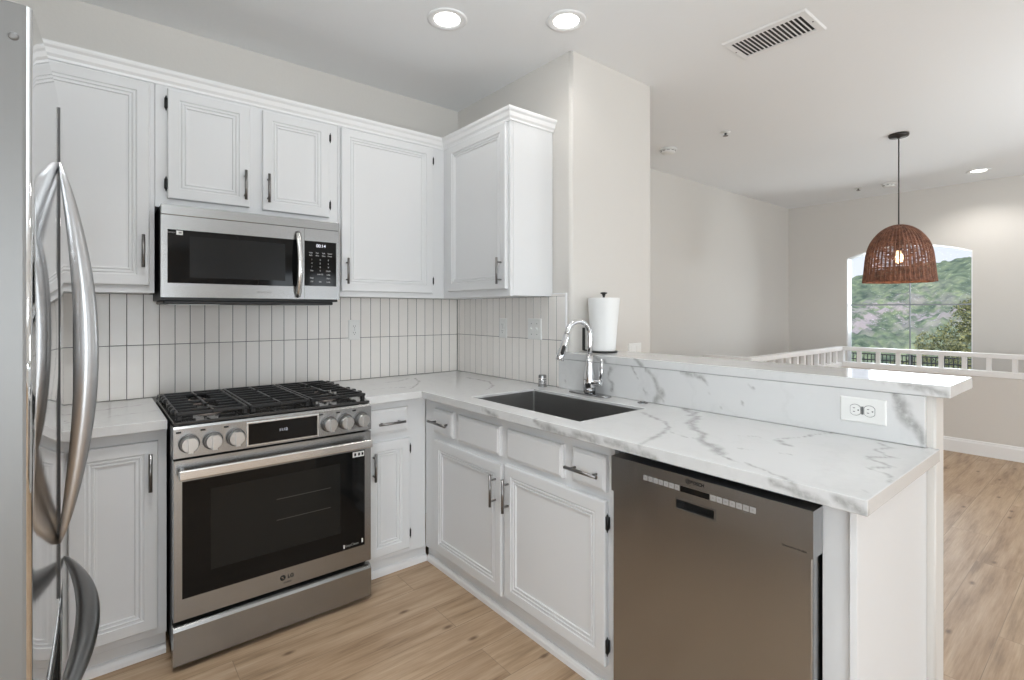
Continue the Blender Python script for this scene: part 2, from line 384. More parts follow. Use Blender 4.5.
# boxed-out wall block carrying the sink wall, rounded plaster corners
def rounded_block(x0, x1, y0, y1, z0, z1, r, corners):
    pts = []
    for (cx, cy, a0, key) in ((x0, y0, PI, 'a'), (x1, y0, 1.5*PI, 'b'), (x1, y1, 0, 'c'), (x0, y1, 0.5*PI, 'd')):
        if key in corners:
            ox = cx + (r if cx == x0 else -r); oy = cy + (r if cy == y0 else -r)
            for k in range(7): a = a0 + k*PI/12; pts.append((ox + r*math.cos(a), oy + r*math.sin(a)))
        else: pts.append((cx, cy))
    m_ = MB(); m_.prism(pts, lambda p: Vector((p[0], p[1], z0)), lambda p: Vector((p[0], p[1], z1)))
    for f in m_.bm.faces: f.smooth = abs(f.normal.z) < 0.5 and f.calc_area() < 0.04
    return m_
struct(rounded_block(0.0, 0.702, -1.073, 0.0, 0.0, ZC, 0.018, 'ab').build('wall_right', WALL))
# far wall with the arched window opening
XF = 5.28; WY0, WY1, WZ0, WZS, WZT = -1.855, -0.68, 0.60, 1.968, 2.088
def arch(y):
    c_ = (WY0+WY1)/2; h = (WY1-WY0)/2; s_ = WZT-WZS; R = (h*h+s_*s_)/(2*s_)
    return WZT - R + math.sqrt(max(R*R-(y-c_)**2, 0))
ysA = [WY0 + (WY1-WY0)*k/24 for k in range(25)]
def archpoly(y0, y1, z0, extra=0.0):
    ys = [y0 + (y1-y0)*k/24 for k in range(25)]
    return [(y0, z0)] + [(y1, z0)] + [(y, arch(min(max(y, WY0), WY1)) - extra) for y in reversed(ys)]
mb = MB(); bm = mb.bm
def strip(xa, flip):
    for (y0, y1) in ((-11.0, WY0), (WY1, 0.0)):
        bm.faces.new([bm.verts.new((xa, y, z)) for y, z in ((y0, -1.5), (y1, -1.5), (y1, ZC), (y0, ZC))])
    for a, b in zip(ysA[:-1], ysA[1:]):
        bm.faces.new([bm.verts.new((xa, y, z)) for y, z in ((a, -1.5), (b, -1.5), (b, WZ0), (a, WZ0))])
        bm.faces.new([bm.verts.new((xa, y, z)) for y, z in ((a, arch(a)), (b, arch(b)), (b, ZC), (a, ZC))])
strip(XF, 0); strip(XF+0.14, 1)
for a, b in zip(ysA[:-1], ysA[1:]):
    bm.faces.new([bm.verts.new(p) for p in ((XF, a, arch(a)), (XF+0.14, a, arch(a)), (XF+0.14, b, arch(b)), (XF, b, arch(b)))])
    bm.faces.new([bm.verts.new(p) for p in ((XF, a, WZ0), (XF, b, WZ0), (XF+0.14, b, WZ0), (XF+0.14, a, WZ0))])
for y in (WY0, WY1):
    bm.faces.new([bm.verts.new(p) for p in ((XF, y, WZ0), (XF+0.14, y, WZ0), (XF+0.14, y, WZS), (XF, y, WZS))])
bmesh.ops.remove_doubles(bm, verts=list(bm.verts), dist=1e-5)
struct(mb.build('wall_far', WALL))
# window 1
win = thing('window_1', 'arched white window with a view of green hills', 'window', (XF+0.10, (WY0+WY1)/2, WZ0)); win['kind'] = 'structure'
mb = MB(); fw = 0.012
outer = archpoly(WY0, WY1, WZ0); 
ys_in = [WY0+fw + (WY1-WY0-2*fw)*k/24 for k in range(25)]
inner = [(WY0+fw, WZ0+fw), (WY1-fw, WZ0+fw)] + [(y, arch(y)-fw) for y in reversed(ys_in)]
for x0, x1 in ((XF+0.001, XF+0.135),):
    mb.rings([[Vector((x0, y, z)) for y, z in inner], [Vector((x0, y, z)) for y, z in outer], [Vector((x1, y, z)) for y, z in outer], [Vector((x1, y, z)) for y, z in inner], [Vector((x0, y, z)) for y, z in inner]], False, False, True, False)
mb.build('window_frame', TRIM, win)
MUNT = M('grey_muntin', (0.30, 0.32, 0.33), 0.5)
mb = MB(); mb.box(XF+0.1045, XF+0.1155, -1.298, -1.284, WZ0+fw, arch(-1.29)-fw); mb.build('muntin', MUNT, win)
mb = MB(); mb.box(XF+0.104, XF+0.116, WY0+fw, WY1-fw, 1.387, 1.403); mb.build('muntin', MUNT, win)
mb = MB(); mb.prism(inner, lambda p: Vector((XF+0.108, p[0], p[1])), lambda p: Vector((XF+0.112, p[0], p[1]))); mb.build('pane', GLASS, win)

# half walls and baseboards
XR, YR = 4.336, -0.939
mb = MB(); mb.box(XR, XR+0.10, -11.0, YR+0.10, 0.0, 0.722); struct(mb.build('half_wall', WALL))
mb = MB(); mb.box(2.27, XR, YR, YR+0.10, -0.5, 0.722); struct(mb.build('half_wall', WALL))
mb = MB()
mb.prism([(0, 0), (0.014, 0), (0.014, 0.105), (0.009, 0.118), (0.009, 0.126), (0.004, 0.132), (0, 0.132)], lambda p: Vector((XR-p[0], -11.0, p[1])), lambda p: Vector((XR-p[0], YR, p[1])))
struct(mb.build('baseboard_far', TRIM))
struct(rounded_block(0.0, 0.098, -2.572, -1.073, 0.0, 1.069, 0.006, 'ab').build('half_wall', WALL))

# ------------------------------------------------------------------ cabinets
ZT = 0.914; FF = 0.588; FU = 0.300
def carcass(mb, F, u0, u1, v0, v1, d0, d1, t=0.018):
    fbox(mb, F, u0, u1, v0, v1, d0, d1)
# upper cabinets
def upper(label, F, u0, u1, v0, v1, loc, holes, doors, depth=FU, hand=None, side=None):
    r = thing('upper_cabinet', label, 'cabinet', loc, 'white wall cabinets')
    mb = MB(); fbox(mb, F, u0, u1, v0, v1, 0.003, depth-0.02); mb.build('cabinet_box', CAB, r)
    mb = MB(); fbox(mb, F, u0, u1, v0-0.004, v1, depth-0.0195, depth, 0.0015, 1); mb.build('face_frame', CAB, r)
    for (a, b, c_, d_, hu, hv, hinges) in doors:
        dd = panel_door(F, a, b, c_, d_, depth+0.0005, parent=r)
        bar_pull(F, hu, hv, 0.135, depth+0.0195, True, dd)
        for (qu, qv, big) in hinges: hinge(F, qu, qv, depth+0.014, dd, big)
    return r
ZU, ZUT = 1.402, 2.318
upper('tall white wall cabinet beside the fridge, left of the microwave', FA, -2.60, -1.7355, ZU, ZUT, (-2.17, 0, ZU), None,
      [(-2.36, -1.754, 1.430, 2.284, -1.777, 1.572, [])])
upper('short white two-door wall cabinet above the microwave', FA, -1.7345, -0.9485, 1.772, ZUT, (-1.34, 0, 1.77), None,
      [(-1.691, -1.370, 1.808, 2.279, -1.392, 1.905, [(-1.696, 2.215, True), (-1.696, 1.868, True)]),
       (-1.314, -0.997, 1.804, 2.279, -1.292, 1.905, [(-0.991, 2.215, False), (-0.991, 1.868, False)])])
upper('tall white corner wall cabinet just right of the microwave', FA, -0.9475, -0.003, ZU, ZUT, (-0.5, 0, ZU), None,
      [(-0.934, -0.386, 1.427, 2.285, -0.908, 1.532, [(-0.380, 2.21, False), (-0.380, 1.50, False)])])
dcab = upper('tall white wall cabinet on the sink wall with its side panel exposed', FB, 0.3005, 0.936, ZU, ZUT, (0, -0.62, ZU), None,
      [(0.372, 0.917, 1.436, 2.286, 0.886, 1.528, [])])
# crown moulding: one continuous trim along all upper cabinets
prof = [(0.0, 2.292), (0.006, 2.292), (0.008, 2.302), (0.016, 2.312), (0.022, 2.330), (0.030, 2.338), (0.033, 2.345), (0.033, 2.353), (0.0, 2.353)]
mb = MB()
path = [((-2.60, -FU), (0, -1)), ((-FU, -FU), (-1, -1)), ((-FU, -0.936), (-1, -1)), ((0.012, -0.936), (0, -1))]
mb.rings([[Vector((p[0]+n[0]*(q[0]+0.001), p[1]+n[1]*(q[0]+0.001), q[1])) for q in prof] for p, n in path], True, True, True, False)
tag(mb.build('crown_moulding', TRIM), 'white crown moulding running along the tops of the wall cabinets', 'moulding')

# base cabinets
KZ = 0.092
def base_box(r, F, u0, u1, d1=FF):
    mb = MB(); fbox(mb, F, u0, u1, KZ, 0.874, 0.02, d1-0.02); mb.build('cabinet_box', CAB, r)
    mb = MB(); fbox(mb, F, u0, u1, KZ-0.002, 0.874, d1-0.0195, d1, 0.0015, 1); mb.build('face_frame', CAB, r)
def kick(r, F, u0, u1, d=0.566, u0b=None):
    mb = MB(); fbox(mb, F, u0, u1, 0.0, KZ-0.003, 0.05, d-0.012); mb.build('toe_kick', KICK, r)
    mb = MB(); a = u0b if u0b is not None else u0
    poly = [(d-0.012, 0.0), (d+0.004, 0.0), (d+0.004, 0.018), (d, 0.030), (d-0.006, 0.034), (d-0.012, 0.034)]
    mb.prism(poly, lambda p: F(a, p[1], p[0]), lambda p: F(u1, p[1], p[0])); mb.build('shoe_trim', TRIM, r)
r = thing('base_cabinet', 'white base cabinet between the fridge and the range', 'cabinet', (-2.2, -0.3, 0), 'white base cabinets')
base_box(r, FA, -2.72, -1.719); kick(r, FA, -2.72, -1.719)
d = panel_door(FA, -2.005, -1.747, 0.123, 0.832, FF+0.0005, parent=r); bar_pull(FA, -1.773, 0.721, 0.140, FF+0.0195, True, d)
r = thing('base_cabinet', 'narrow white base cabinet with one drawer, in the corner right of the range', 'cabinet', (-0.77, -0.3, 0), 'white base cabinets')
base_box(r, FA, -0.944, -0.5895); kick(r, FA, -0.944, -0.570)
d = slab_front(FA, -0.915, -0.699, 0.717, 0.838, FF+0.0005, r, 'drawer'); bar_pull(FA, -0.800, 0.770, 0.140, FF+0.0195, False, d)
d = panel_door(FA, -0.915, -0.690, 0.117, 0.678, FF+0.0005, parent=r); bar_pull(FA, -0.888, 0.567, 0.135, FF+0.0195, True, d)
hinge(FA, -0.685, 0.622, FF+0.014, d); hinge(FA, -0.685, 0.19, FF+0.014, d)
r = thing('sink_cabinet', 'white two-door sink base cabinet between the corner and the dishwasher', 'cabinet', (-0.3, -1.2, 0), 'white base cabinets')
mb = MB()   # carcass as panels, open at the top for the sink bowl
for (u0, u1, v0, v1, d0, d1) in ((0.5895, 0.607, KZ, 0.874, 0.02, FF-0.02), (1.812, 1.830, KZ, 0.874, 0.02, FF-0.02), (0.607, 1.812, KZ, KZ+0.018, 0.02, FF-0.02), (0.607, 1.812, KZ+0.018, 0.874, 0.02, 0.035)):
    fbox(mb, FB, u0, u1, v0, v1, d0, d1)
mb.build('cabinet_box', CAB, r)
mb = MB(); fbox(mb, FB, 0.5885, 1.830, KZ-0.002, 0.874, FF-0.0195, FF, 0.0015, 1); mb.build('face_frame', CAB, r)
kick(r, FB, 0.56, 1.830, u0b=0.5705)
d = slab_front(FB, 0.693, 0.872, 0.708, 0.831, FF+0.0005, r, 'drawer'); bar_pull(FB, 0.775, 0.768, 0.160, FF+0.0195, False, d)
d = slab_front(FB, 1.662, 1.820, 0.710, 0.834, FF+0.0005, r, 'drawer'); bar_pull(FB, 1.732, 0.766, 0.150, FF+0.0195, False, d)
slab_front(FB, 0.916, 1.238, 0.707, 0.831, FF+0.0005, r, 'false_drawer_front')
slab_front(FB, 1.290, 1.613, 0.707, 0.831, FF+0.0005, r, 'false_drawer_front')
d = panel_door(FB, 0.704, 1.251, 0.116, 0.673, FF+0.0005, parent=r); bar_pull(FB, 1.215, 0.560, 0.135, FF+0.0195, True, d)
d = panel_door(FB, 1.272, 1.818, 0.124, 0.680, FF+0.0005, parent=r); bar_pull(FB, 1.301, 0.560, 0.138, FF+0.0195, True, d)
hinge(FB, 1.8245, 0.610, FF+0.014, d, True); hinge(FB, 1.8245, 0.195, FF+0.014, d, True)
# end panel beside the dishwasher
r = thing('end_panel', 'white cabinet end panel closing the peninsula right of the dishwasher', 'panel', (-0.3, -2.51, 0))
mb = MB(); mb.box(-0.588, -0.03, -2.535, -2.474, 0.0, 0.874); mb.build('filler_stile', CAB, r)
mb = MB(); mb.box(-0.606, -0.003, -2.5505, -2.5355, 0.0, 0.8745, 0.001, 1); mb.build('side_panel', CAB, r)

# ------------------------------------------------------------------ stone: counters, bar top, splash
rng = np.random.default_rng(3)
def vein_mask(P, veins):
    """P (n,3); veins: list of (width, [3D points]); soft mask around jittered lines"""
    out = np.zeros(len(P))
    def jit(P, s, k): return (np.sin(P[:, 0]*s*1.7+k)+np.sin(P[:, 1]*s*2.3+2*k)+np.sin(P[:, 2]*s*2.9+3*k)+np.sin((P[:, 0]+P[:, 1])*s*4.1+k))/4
    Q = P + 0.012*np.stack([jit(P, 21, 1), jit(P, 23, 2), jit(P, 19, 3)*0.5], 1) + 0.005*np.stack([jit(P, 70, 4), jit(P, 77, 5), jit(P, 60, 6)*0.5], 1)
    for w, pts in veins:
        pts = np.array(pts, float); best = np.full(len(P), 9.0)
        for a, b in zip(pts[:-1], pts[1:]):
            ab = b-a; t = np.clip(((Q-a) @ ab)/max(ab @ ab, 1e-9), 0, 1)
            best = np.minimum(best, np.linalg.norm(Q-(a+t[:, None]*ab), axis=1))
        ww = w*(1+0.6*jit(P, 14, w*900))
        out = np.maximum(out, np.clip(1.25-best/np.maximum(ww, 0.0015), 0, 1))
    return out
def stone(name, axis, us, vs_, inside, d0, d1, veins, parent=None, nd=5, bev=0.002):
    """slab spanned by two axes on a fine grid, thickness along the third; inside(u,v)->cell kept"""
    bm = bmesh.new(); ds = np.linspace(d0, d1, nd)
    def P(u, v, d): return {'Z': (u, v, d), 'X': (d, u, v), 'Y': (u, d, v)}[axis]
    cell = {(i, j) for i in range(len(us)-1) for j in range(len(vs_)-1) if inside((us[i]+us[i+1])/2, (vs_[j]+vs_[j+1])/2)}
    V = {}
    def vert(i, j, k):
        if (i, j, k) not in V: V[(i, j, k)] = bm.verts.new(P(us[i], vs_[j], ds[k]))
        return V[(i, j, k)]
    for (i, j) in cell:
        for k in (0, nd-1): bm.faces.new([vert(i, j, k), vert(i+1, j, k), vert(i+1, j+1, k), vert(i, j+1, k)])
        for (di, dj, e) in ((-1, 0, ((i, j), (i, j+1))), (1, 0, ((i+1, j), (i+1, j+1))), (0, -1, ((i, j), (i+1, j))), (0, 1, ((i, j+1), (i+1, j+1)))):
            if (i+di, j+dj) not in cell:
                for k in range(nd-1): bm.faces.new([vert(*e[0], k), vert(*e[1], k), vert(*e[1], k+1), vert(*e[0], k+1)])
    bmesh.ops.recalc_face_normals(bm, faces=list(bm.faces))
    if parent is not None: off = root_loc(parent)
    me = bpy.data.meshes.new(name); bm.to_mesh(me); bm.free(); me.materials.append(MARB)
    P_ = np.zeros(len(me.vertices)*3); me.vertices.foreach_get('co', P_); P_ = P_.reshape(-1, 3)
    a = me.attributes.new('vein', 'FLOAT', 'POINT'); a.data.foreach_set('value', vein_mask(P_, veins).astype(np.float32))
    o = bpy.data.objects.new(name, me); COL.objects.link(o)
    if bev:
        b = o.modifiers.new('eased_edges', 'BEVEL'); b.width = bev; b.segments = 2; b.limit_method = 'ANGLE'; b.angle_limit = 1.0
    return o
def axis_pts(keys, step):
    out = []
    for a, b in zip(keys[:-1], keys[1:]):
        n = max(1, round((b-a)/step)); out += [a+(b-a)*k/n for k in range(n)]
    return out + [keys[-1]]
TOPV = [(.008, [(-.22,-1.69),(-.27,-1.77),(-.3,-1.85),(-.38,-1.92),(-.48,-1.95),(-.58,-1.98),(-.645,-1.99)]), (.0045, [(-.42,-1.95),(-.45,-2.02),(-.44,-2.07)]),
 (.015, [(-.02,-1.75),(-.07,-1.81),(-.05,-1.83),(-.13,-1.85),(-.12,-1.88),(-.25,-1.92),(-.33,-1.99),(-.36,-2.04),(-.45,-2.08),(-.49,-2.15),(-.55,-2.2)]), (.006, [(-.55,-2.2),(-.58,-2.25),(-.59,-2.31),(-.6,-2.36),(-.63,-2.4),(-.645,-2.43)]),
 (.005, [(-.24,-2.23),(-.18,-2.26),(-.1,-2.28),(-.01,-2.30)]), (.013, [(-.26,-2.24),(-.3,-2.28)]), (.009, [(-.06,-2.45),(-.09,-2.5),(-.14,-2.46),(-.21,-2.52),(-.26,-2.48),(-.31,-2.54),(-.37,-2.51),(-.41,-2.57),(-.46,-2.575)]),
 (.003, [(-.48,-2.43),(-.47,-2.45)]), (.003, [(-.58,-2.56),(-.59,-2.57)]), (.006, [(-.64,-.53),(-.53,-.41),(-.47,-.31),(-.43,-.18)]), (.005, [(-.65,-.24),(-.56,-.24),(-.46,-.16)]),
 (.007, [(-.16,-.36),(-.16,-.57),(-.24,-.72),(-.35,-.82)]), (.004, [(-.82,-.44),(-.7,-.45),(-.6,-.49)]), (.004, [(-.45,-2.2),(-.40,-2.33)]), (.003, [(-.30,-2.12),(-.27,-2.18)])]
TOPV = [(w, [(x, y, ZT) for x, y in p]) for w, p in TOPV]
TOPV += [(.011, [(-.645, y, z) for y, z in p]) for p in ([(-2.38,.905),(-2.44,.895),(-2.49,.885)], [(-2.52,.905),(-2.55,.895),(-2.575,.885)], [(-1.80,.905),(-1.92,.898),(-2.04,.885)], [(-1.17,.905),(-1.22,.895),(-1.27,.885)], [(-1.50,.908),(-1.60,.895),(-1.67,.885)], [(-1.70,.900),(-1.83,.890)], [(-1.55,.89),(-1.72,.882)])]
SX0, SX1, SY0, SY1 = -0.545, -0.145, -1.645, -0.945
def in_L(x, y):
    if y > -0.644: keep = x > -0.944
    else: keep = x > -0.644
    return keep and not (SX0 < x < SX1 and SY0 < y < SY1)
xs = axis_pts([-0.944, -0.644, SX0, SX1, -0.002], 0.0085); ys = axis_pts([-2.5815, SY0, SY1, -0.644, -0.002], 0.0085)
tag(stone('countertop', 'Z', xs, ys, in_L, ZT-0.036, ZT, TOPV), 'white grey-veined L-shaped countertop around the sink and over the dishwasher', 'countertop', 'white stone countertops')
xs = axis_pts([-2.79, -1.722], 0.012); ys = axis_pts([-0.644, -0.002], 0.012)
tag(stone('countertop', 'Z', xs, ys, lambda x, y: True, ZT-0.036, ZT, [(.006, [(-2.5,-.6,ZT),(-2.2,-.35,ZT),(-1.75,-.2,ZT)]), (.004, [(-2.05,-.30,ZT),(-1.98,-.645,ZT),(-1.97,-.645,.88)]), (.004, [(-1.9,-.45,ZT),(-1.73,-.40,ZT)])]), 'short white countertop piece between the fridge and the range', 'countertop', 'white stone countertops')
# stone splash below the bar
SPV = [(.0055, [(-1.47,1.07),(-1.49,1.04),(-1.51,1.02),(-1.52,1.0),(-1.55,.96),(-1.56,.95)]), (.009, [(-1.55,1.07),(-1.57,1.04),(-1.6,1.02)]), (.017, [(-1.6,1.02),(-1.61,.99),(-1.63,.96),(-1.62,.95),(-1.60,.92)]), (.005, [(-1.63,.95),(-1.65,.92)]),
 (.016, [(-1.73,1.07),(-1.78,1.06)]), (.010, [(-1.78,1.06),(-1.82,1.05)]), (.006, [(-1.82,1.05),(-1.85,1.03)]), (.008, [(-1.35,1.045),(-1.335,1.0),(-1.36,.975),(-1.355,.945)]), (.005, [(-1.28,1.06),(-1.31,1.03)]),
 (.004, [(-1.85,1.0),(-1.855,.99)]), (.004, [(-1.94,1.0),(-1.95,.99)]), (.004, [(-1.99,.98),(-1.995,.965)]), (.004, [(-2.02,1.04),(-2.035,1.03)]), (.003, [(-1.9,.95),(-1.91,.94)]), (.003, [(-1.8,.99),(-1.80,.97)]), (.005, [(-1.04,.96),(-1.07,.93)]),
 (.016, [(-2.465,1.075),(-2.49,1.04),(-2.505,.99),(-2.53,.96),(-2.552,.92)])]
ys = axis_pts([-2.551, -1.0], 0.0085); zs = axis_pts([ZT+0.001, 1.068], 0.0085)
tag(stone('stone_splash', 'X', ys, zs, lambda a, b: True, -0.020, -0.001, [(w, [(-.02, y, z) for y, z in p]) for w, p in SPV], nd=3), 'white veined stone splash on the half wall below the bar top', 'backsplash')
# raised bar top, notched round the wall corner
def in_bar(x, y): return y < -1.075 or x < -0.001
BV = [(.010, [(-.022, -1.50, 1.105),(-.022,-1.54,1.07)]), (.010, [(-.022,-1.24,1.105),(-.022,-1.31,1.075)]), (.010, [(-.022,-2.50,1.100),(-.022,-2.54,1.098),(-.022,-2.57,1.092),(-.022,-2.60,1.078)]), (.007, [(-.022,-2.515,1.088),(-.022,-2.56,1.08)]), (.006, [(-.022,-2.44,1.1),(-.022,-2.5,1.095)]),
      (.005, [(.0,-1.3,1.105),(.15,-1.45,1.105),(.29,-1.5,1.105)]), (.004, [(0,-1.9,1.105),(.29,-2.1,1.105)])]
xs = axis_pts([-0.022, -0.001, 0.293], 0.0085); ys = axis_pts([-2.609, -1.075, -1.035], 0.0085)
tag(stone('bar_top', 'Z', xs, ys, in_bar, 1.0695, 1.105, BV), 'white raised breakfast bar top along the half wall behind the sink', 'bar top')

# ------------------------------------------------------------------ tile backsplash
def tiles(F, u_edges, rows, name, label, skip=None, trim=False):
    r = thing(name, label, 'backsplash', F((u_edges[0]+u_edges[-1])/2, rows[0], 0), 'tile backsplashes')
    mb = MB(); fbox(mb, F, u_edges[0], u_edges[-1], rows[0], rows[-1], 0.0005, 0.0090); mb.build('grout_bed', GROUT, r)
    mb = MB(); g_ = 0.0015
    for a, b in zip(u_edges[:-1], u_edges[1:]):
        for c_, d_ in zip(rows[:-1], rows[1:]):
            if skip and skip((a+b)/2, (c_+d_)/2): continue
            concentric(mb, F, a+g_, b-g_, c_+g_, d_-g_, [(0, 0.0080), (0, 0.0092), (0.0008, 0.0100)])
    mb.build('tile_field', TILE, r)
    return r
P_ = 0.0622
ue = [-2.78] + [x for x in [-0.015-P_*k for k in range(60)][::-1] if x > -2.77] + [-0.0105]
tiles(FA, ue, [ZT+0.001, 1.163, 1.4015], 'tile_backsplash', 'white stacked vertical tile backsplash behind the range')
ub = [0.0] + [0.032+0.0628*k for k in range(16)] + [1.0405]
r = tiles(FB, [0.0105] + ub[1:-1] + [1.0395], [ZT+0.001, 1.165, 1.4015], 'tile_backsplash', 'white stacked vertical tile backsplash on the sink wall', skip=lambda u, v: False)
mb = MB(); fbox(mb, FB, 0.938, 1.0395, 1.402, 1.4135, 0.0005, 0.0100); mb.build('tile_return', TILE, r)
mb = MB(); fbox(mb, FB, 1.0400, 1.0480, 1.106, 1.4180, 0.0005, 0.0125, 0.002); fbox(mb, FB, 0.938, 1.0400, 1.4140, 1.4180, 0.0005, 0.0115); lab(mb.build('edge_trim', TRIM, r), 'white edge trim strip')

# ------------------------------------------------------------------ outlets and switches
def outlet(label, F, u, v, d, horizontal=False, w=0.072, h=0.118, outlined=False):
    r = thing('wall_outlet', label, 'outlet', F(u, v, d), 'white wall outlets')
    W_, H_ = (h, w) if horizontal else (w, h)
    mb = MB(); concentric(mb, F, u-W_/2, u+W_/2, v-H_/2, v+H_/2, [(0, d+0.0003), (0.0, d+0.003), (0.003, d+0.0055), (0.005, d+0.006)]); mb.build('cover_plate', WPLAST, r)
    def disc(rad, flat, cu, cv, d0, d1):
        pts = []
        for k in range(24):
            a = 2*PI*k/24; x = rad*math.cos(a); y = rad*math.sin(a)
            if horizontal: x = max(-flat, min(flat, x))
            else: y = max(-flat, min(flat, y))
            pts.append((cu+x, cv+y))
        m_ = MB(); m_.prism(pts, lambda p: F(p[0], p[1], d0), lambda p: F(p[0], p[1], d1)); return m_
    for s_ in (-0.0195, 0.0195):
        cu, cv = (u+s_, v) if horizontal else (u, v+s_)
        rc = disc(0.0172, 0.0138, cu, cv, d+0.0058, d+0.0080).build('receptacle', WPLAST, r)
        if outlined: disc(0.0186, 0.0151, cu, cv, d+0.0056, d+0.0066).build('receptacle_gap', GPLAST, r)
        dd = d+0.0076
        for q in (-0.0058, 0.0058):
            m_ = MB()
            if horizontal: fbox(m_, F, cu-0.0065, cu-0.0005, cv+q-0.0011, cv+q+0.0011, dd, dd+0.0008)
            else: fbox(m_, F, cu+q-0.0011, cu+q+0.0011, cv-0.0005, cv+0.0065, dd, dd+0.0008)
            lab(m_.build('plug_slot', GPLAST, rc), 'dark plug slot')
        c0 = F(cu+0.0085, cv, dd) if horizontal else F(cu, cv-0.0075, dd)
        m_ = MB(); m_.cyl(c0, c0+F.n*0.0008, 0.0024, seg=10); lab(m_.build('ground_hole', GPLAST, rc), 'dark ground hole')
    mb = MB(); fbox(mb, F, u-0.003, u+0.003, v-0.0125 if horizontal else v-0.003, v+0.0125 if horizontal else v+0.003, d+0.006, d+0.0082); mb.build('centre_bar' if horizontal else 'screw', GPLAST if horizontal else STEELH, r)
    return r
outlet('white wall outlet on the tile right of the microwave', FA, -0.742, 1.2105, 0.010)
outlet('white wall outlet on the sink wall tile under the cabinet', FB, 0.514, 1.219, 0.010)
FD = Fr((0, -1.073, 0), (1, 0, 0), (0, -1, 0))
outlet('wide white outlet plate on the half wall splash under the bar top', FB, 2.392, 1.003, 0.020, horizontal=True, w=0.080, h=0.128, outlined=True)
def switch(label, F, u, v, d, w, h, rockers):
    r = thing('wall_switch', label, 'switch', F(u, v, d), 'white switch plates')
    mb = MB(); concentric(mb, F, u-w/2, u+w/2, v-h/2, v+h/2, [(0, d+0.0003), (0.0, d+0.003), (0.003, d+0.0055), (0.005, d+0.006)]); mb.build('cover_plate', WPLAST, r)
    for (cu, cv, ww, hh, tog) in rockers:
        mb = MB()
        if tog:
            concentric(mb, F, cu-0.0055, cu+0.0055, cv-0.012, cv+0.012, [(0, d+0.0055), (0, d+0.0065), (0.0008, d+0.007)])
            mb.prism([(0.0055, -0.004), (0.0055, 0.005), (0.018, 0.010), (0.018, 0.005)], lambda p: F(cu-0.004, cv+p[1], d+p[0]), lambda p: F(cu+0.004, cv+p[1], d+p[0]))
        else: concentric(mb, F, cu-ww/2, cu+ww/2, cv-hh/2, cv+hh/2, [(0, d+0.0055), (0, d+0.0068), (0.001, d+0.0078)])
        mb.build('toggle' if tog else 'rocker', WPLAST, r)
        if tog:
            for s_ in (-0.030, 0.030):
                mb = MB(); mb.cyl(F(cu, cv+s_, d+0.0058), F(cu, cv+s_, d+0.0072), 0.0026, seg=10); mb.build('screw', GPLAST, r)
    return r
switch('white double light switch plate on the sink wall tile', FB, 0.801, 1.221, 0.010, 0.116, 0.118, [(0.778, 1.221, 0, 0, True), (0.824, 1.221, 0, 0, True)])
switch('white two-gang plate on the wall just above the bar top', FD, 0.536, 1.094, 0.0, 0.118, 0.078, [(0.512, 1.094, 0.034, 0.05, False), (0.560, 1.094, 0.034, 0.05, False)])

# ------------------------------------------------------------------ range
RX0, RX1 = -1.712, -0.955; RC = (RX0+RX1)/2
r = thing('gas_range', 'stainless steel slide-in gas range with black grates', 'range', (RC, -0.40, 0))
mb = MB(); mb.box(RX0+0.003, RX1-0.003, -0.672, -0.03, 0.055, 0.900); 
mb.build('body', BLACK, r)
for x in (RX0+0.05, RX1-0.05):
    for y in (-0.62, -0.10): mb = MB(); mb.cyl((x, y, 0.0), (x, y, 0.058), 0.018, seg=12); mb.build('leg', BLACK, r)
# drawer
mb = MB(); mb.prism([(-0.672, 0.020), (-0.728, 0.020), (-0.735, 0.026), (-0.735, 0.150), (-0.731, 0.160), (-0.722, 0.166), (-0.700, 0.166), (-0.690, 0.158), (-0.672, 0.158)],
    lambda p: Vector((RX0, p[0], p[1])), lambda p: Vector((RX1, p[0], p[1]))); mb.build('storage_drawer', STEEL, r)
# oven door: steel frame round black glass
mb = MB(); FRG = Fr((0, -0.680, 0), (1, 0, 0), (0, -1, 0))
dz0, dz1 = 0.187, 0.774
def ring_rect(mb, F, o4, i4, d0, d1):
    (a, b, c_, d_), (e, f, g_, h_) = o4, i4
    O = [(a, c_), (b, c_), (b, d_), (a, d_)]; I = [(e, g_), (f, g_), (f, h_), (e, h_)]
    mb.rings([[F(*p, d1) for p in I], [F(*p, d1) for p in O], [F(*p, d0) for p in O], [F(*p, d0) for p in I], [F(*p, d1) for p in I]], False, False, True, False)
ring_rect(mb, FRG, (RX0+0.001, RX1-0.001, dz0, dz1), (-1.685, -0.985, 0.264, 0.695), 0.0, 0.053)
door = mb.build('oven_door', STEEL, r)
mb = MB(); fbox(mb, FRG, -1.690, -0.980, 0.258, 0.701, 0.004, 0.0525); lab(mb.build('door_glass', BGLASS, door), 'black oven door glass')
mb = MB(); fbox(mb, FRG, -1.594, -1.097, 0.345, 0.652, 0.0530, 0.0534); mb.build('inner_window', BGLASS2, door)
mb = MB()   # racks faintly seen behind the glass
for z in (0.47, 0.555):
    fbox(mb, FRG, -1.36, -1.14, z-0.001, z+0.001, 0.0535, 0.0537)
lab(mb.build('oven_rack_glint', M('rack_glint', (0.10, 0.10, 0.095), 0.4, 0.8), door), 'pale line of an oven rack')
mb = MB(); fbox(mb, FRG, -1.701, -0.968, 0.712, 0.747, 0.088, 0.104, 0.005, 3)
for x in (-1.692, -0.990): fbox(mb, FRG, x, x+0.014, 0.716, 0.743, 0.050, 0.090, 0.003)
mb.build('handle', STEELH, door)
mb = MB(); fbox(mb, FRG, -1.041, -0.988, 0.667, 0.690, 0.0530, 0.0536); st_ = lab(mb.build('sticker', WPLAST, door), 'small white sticker with dark symbols')
mb = MB()
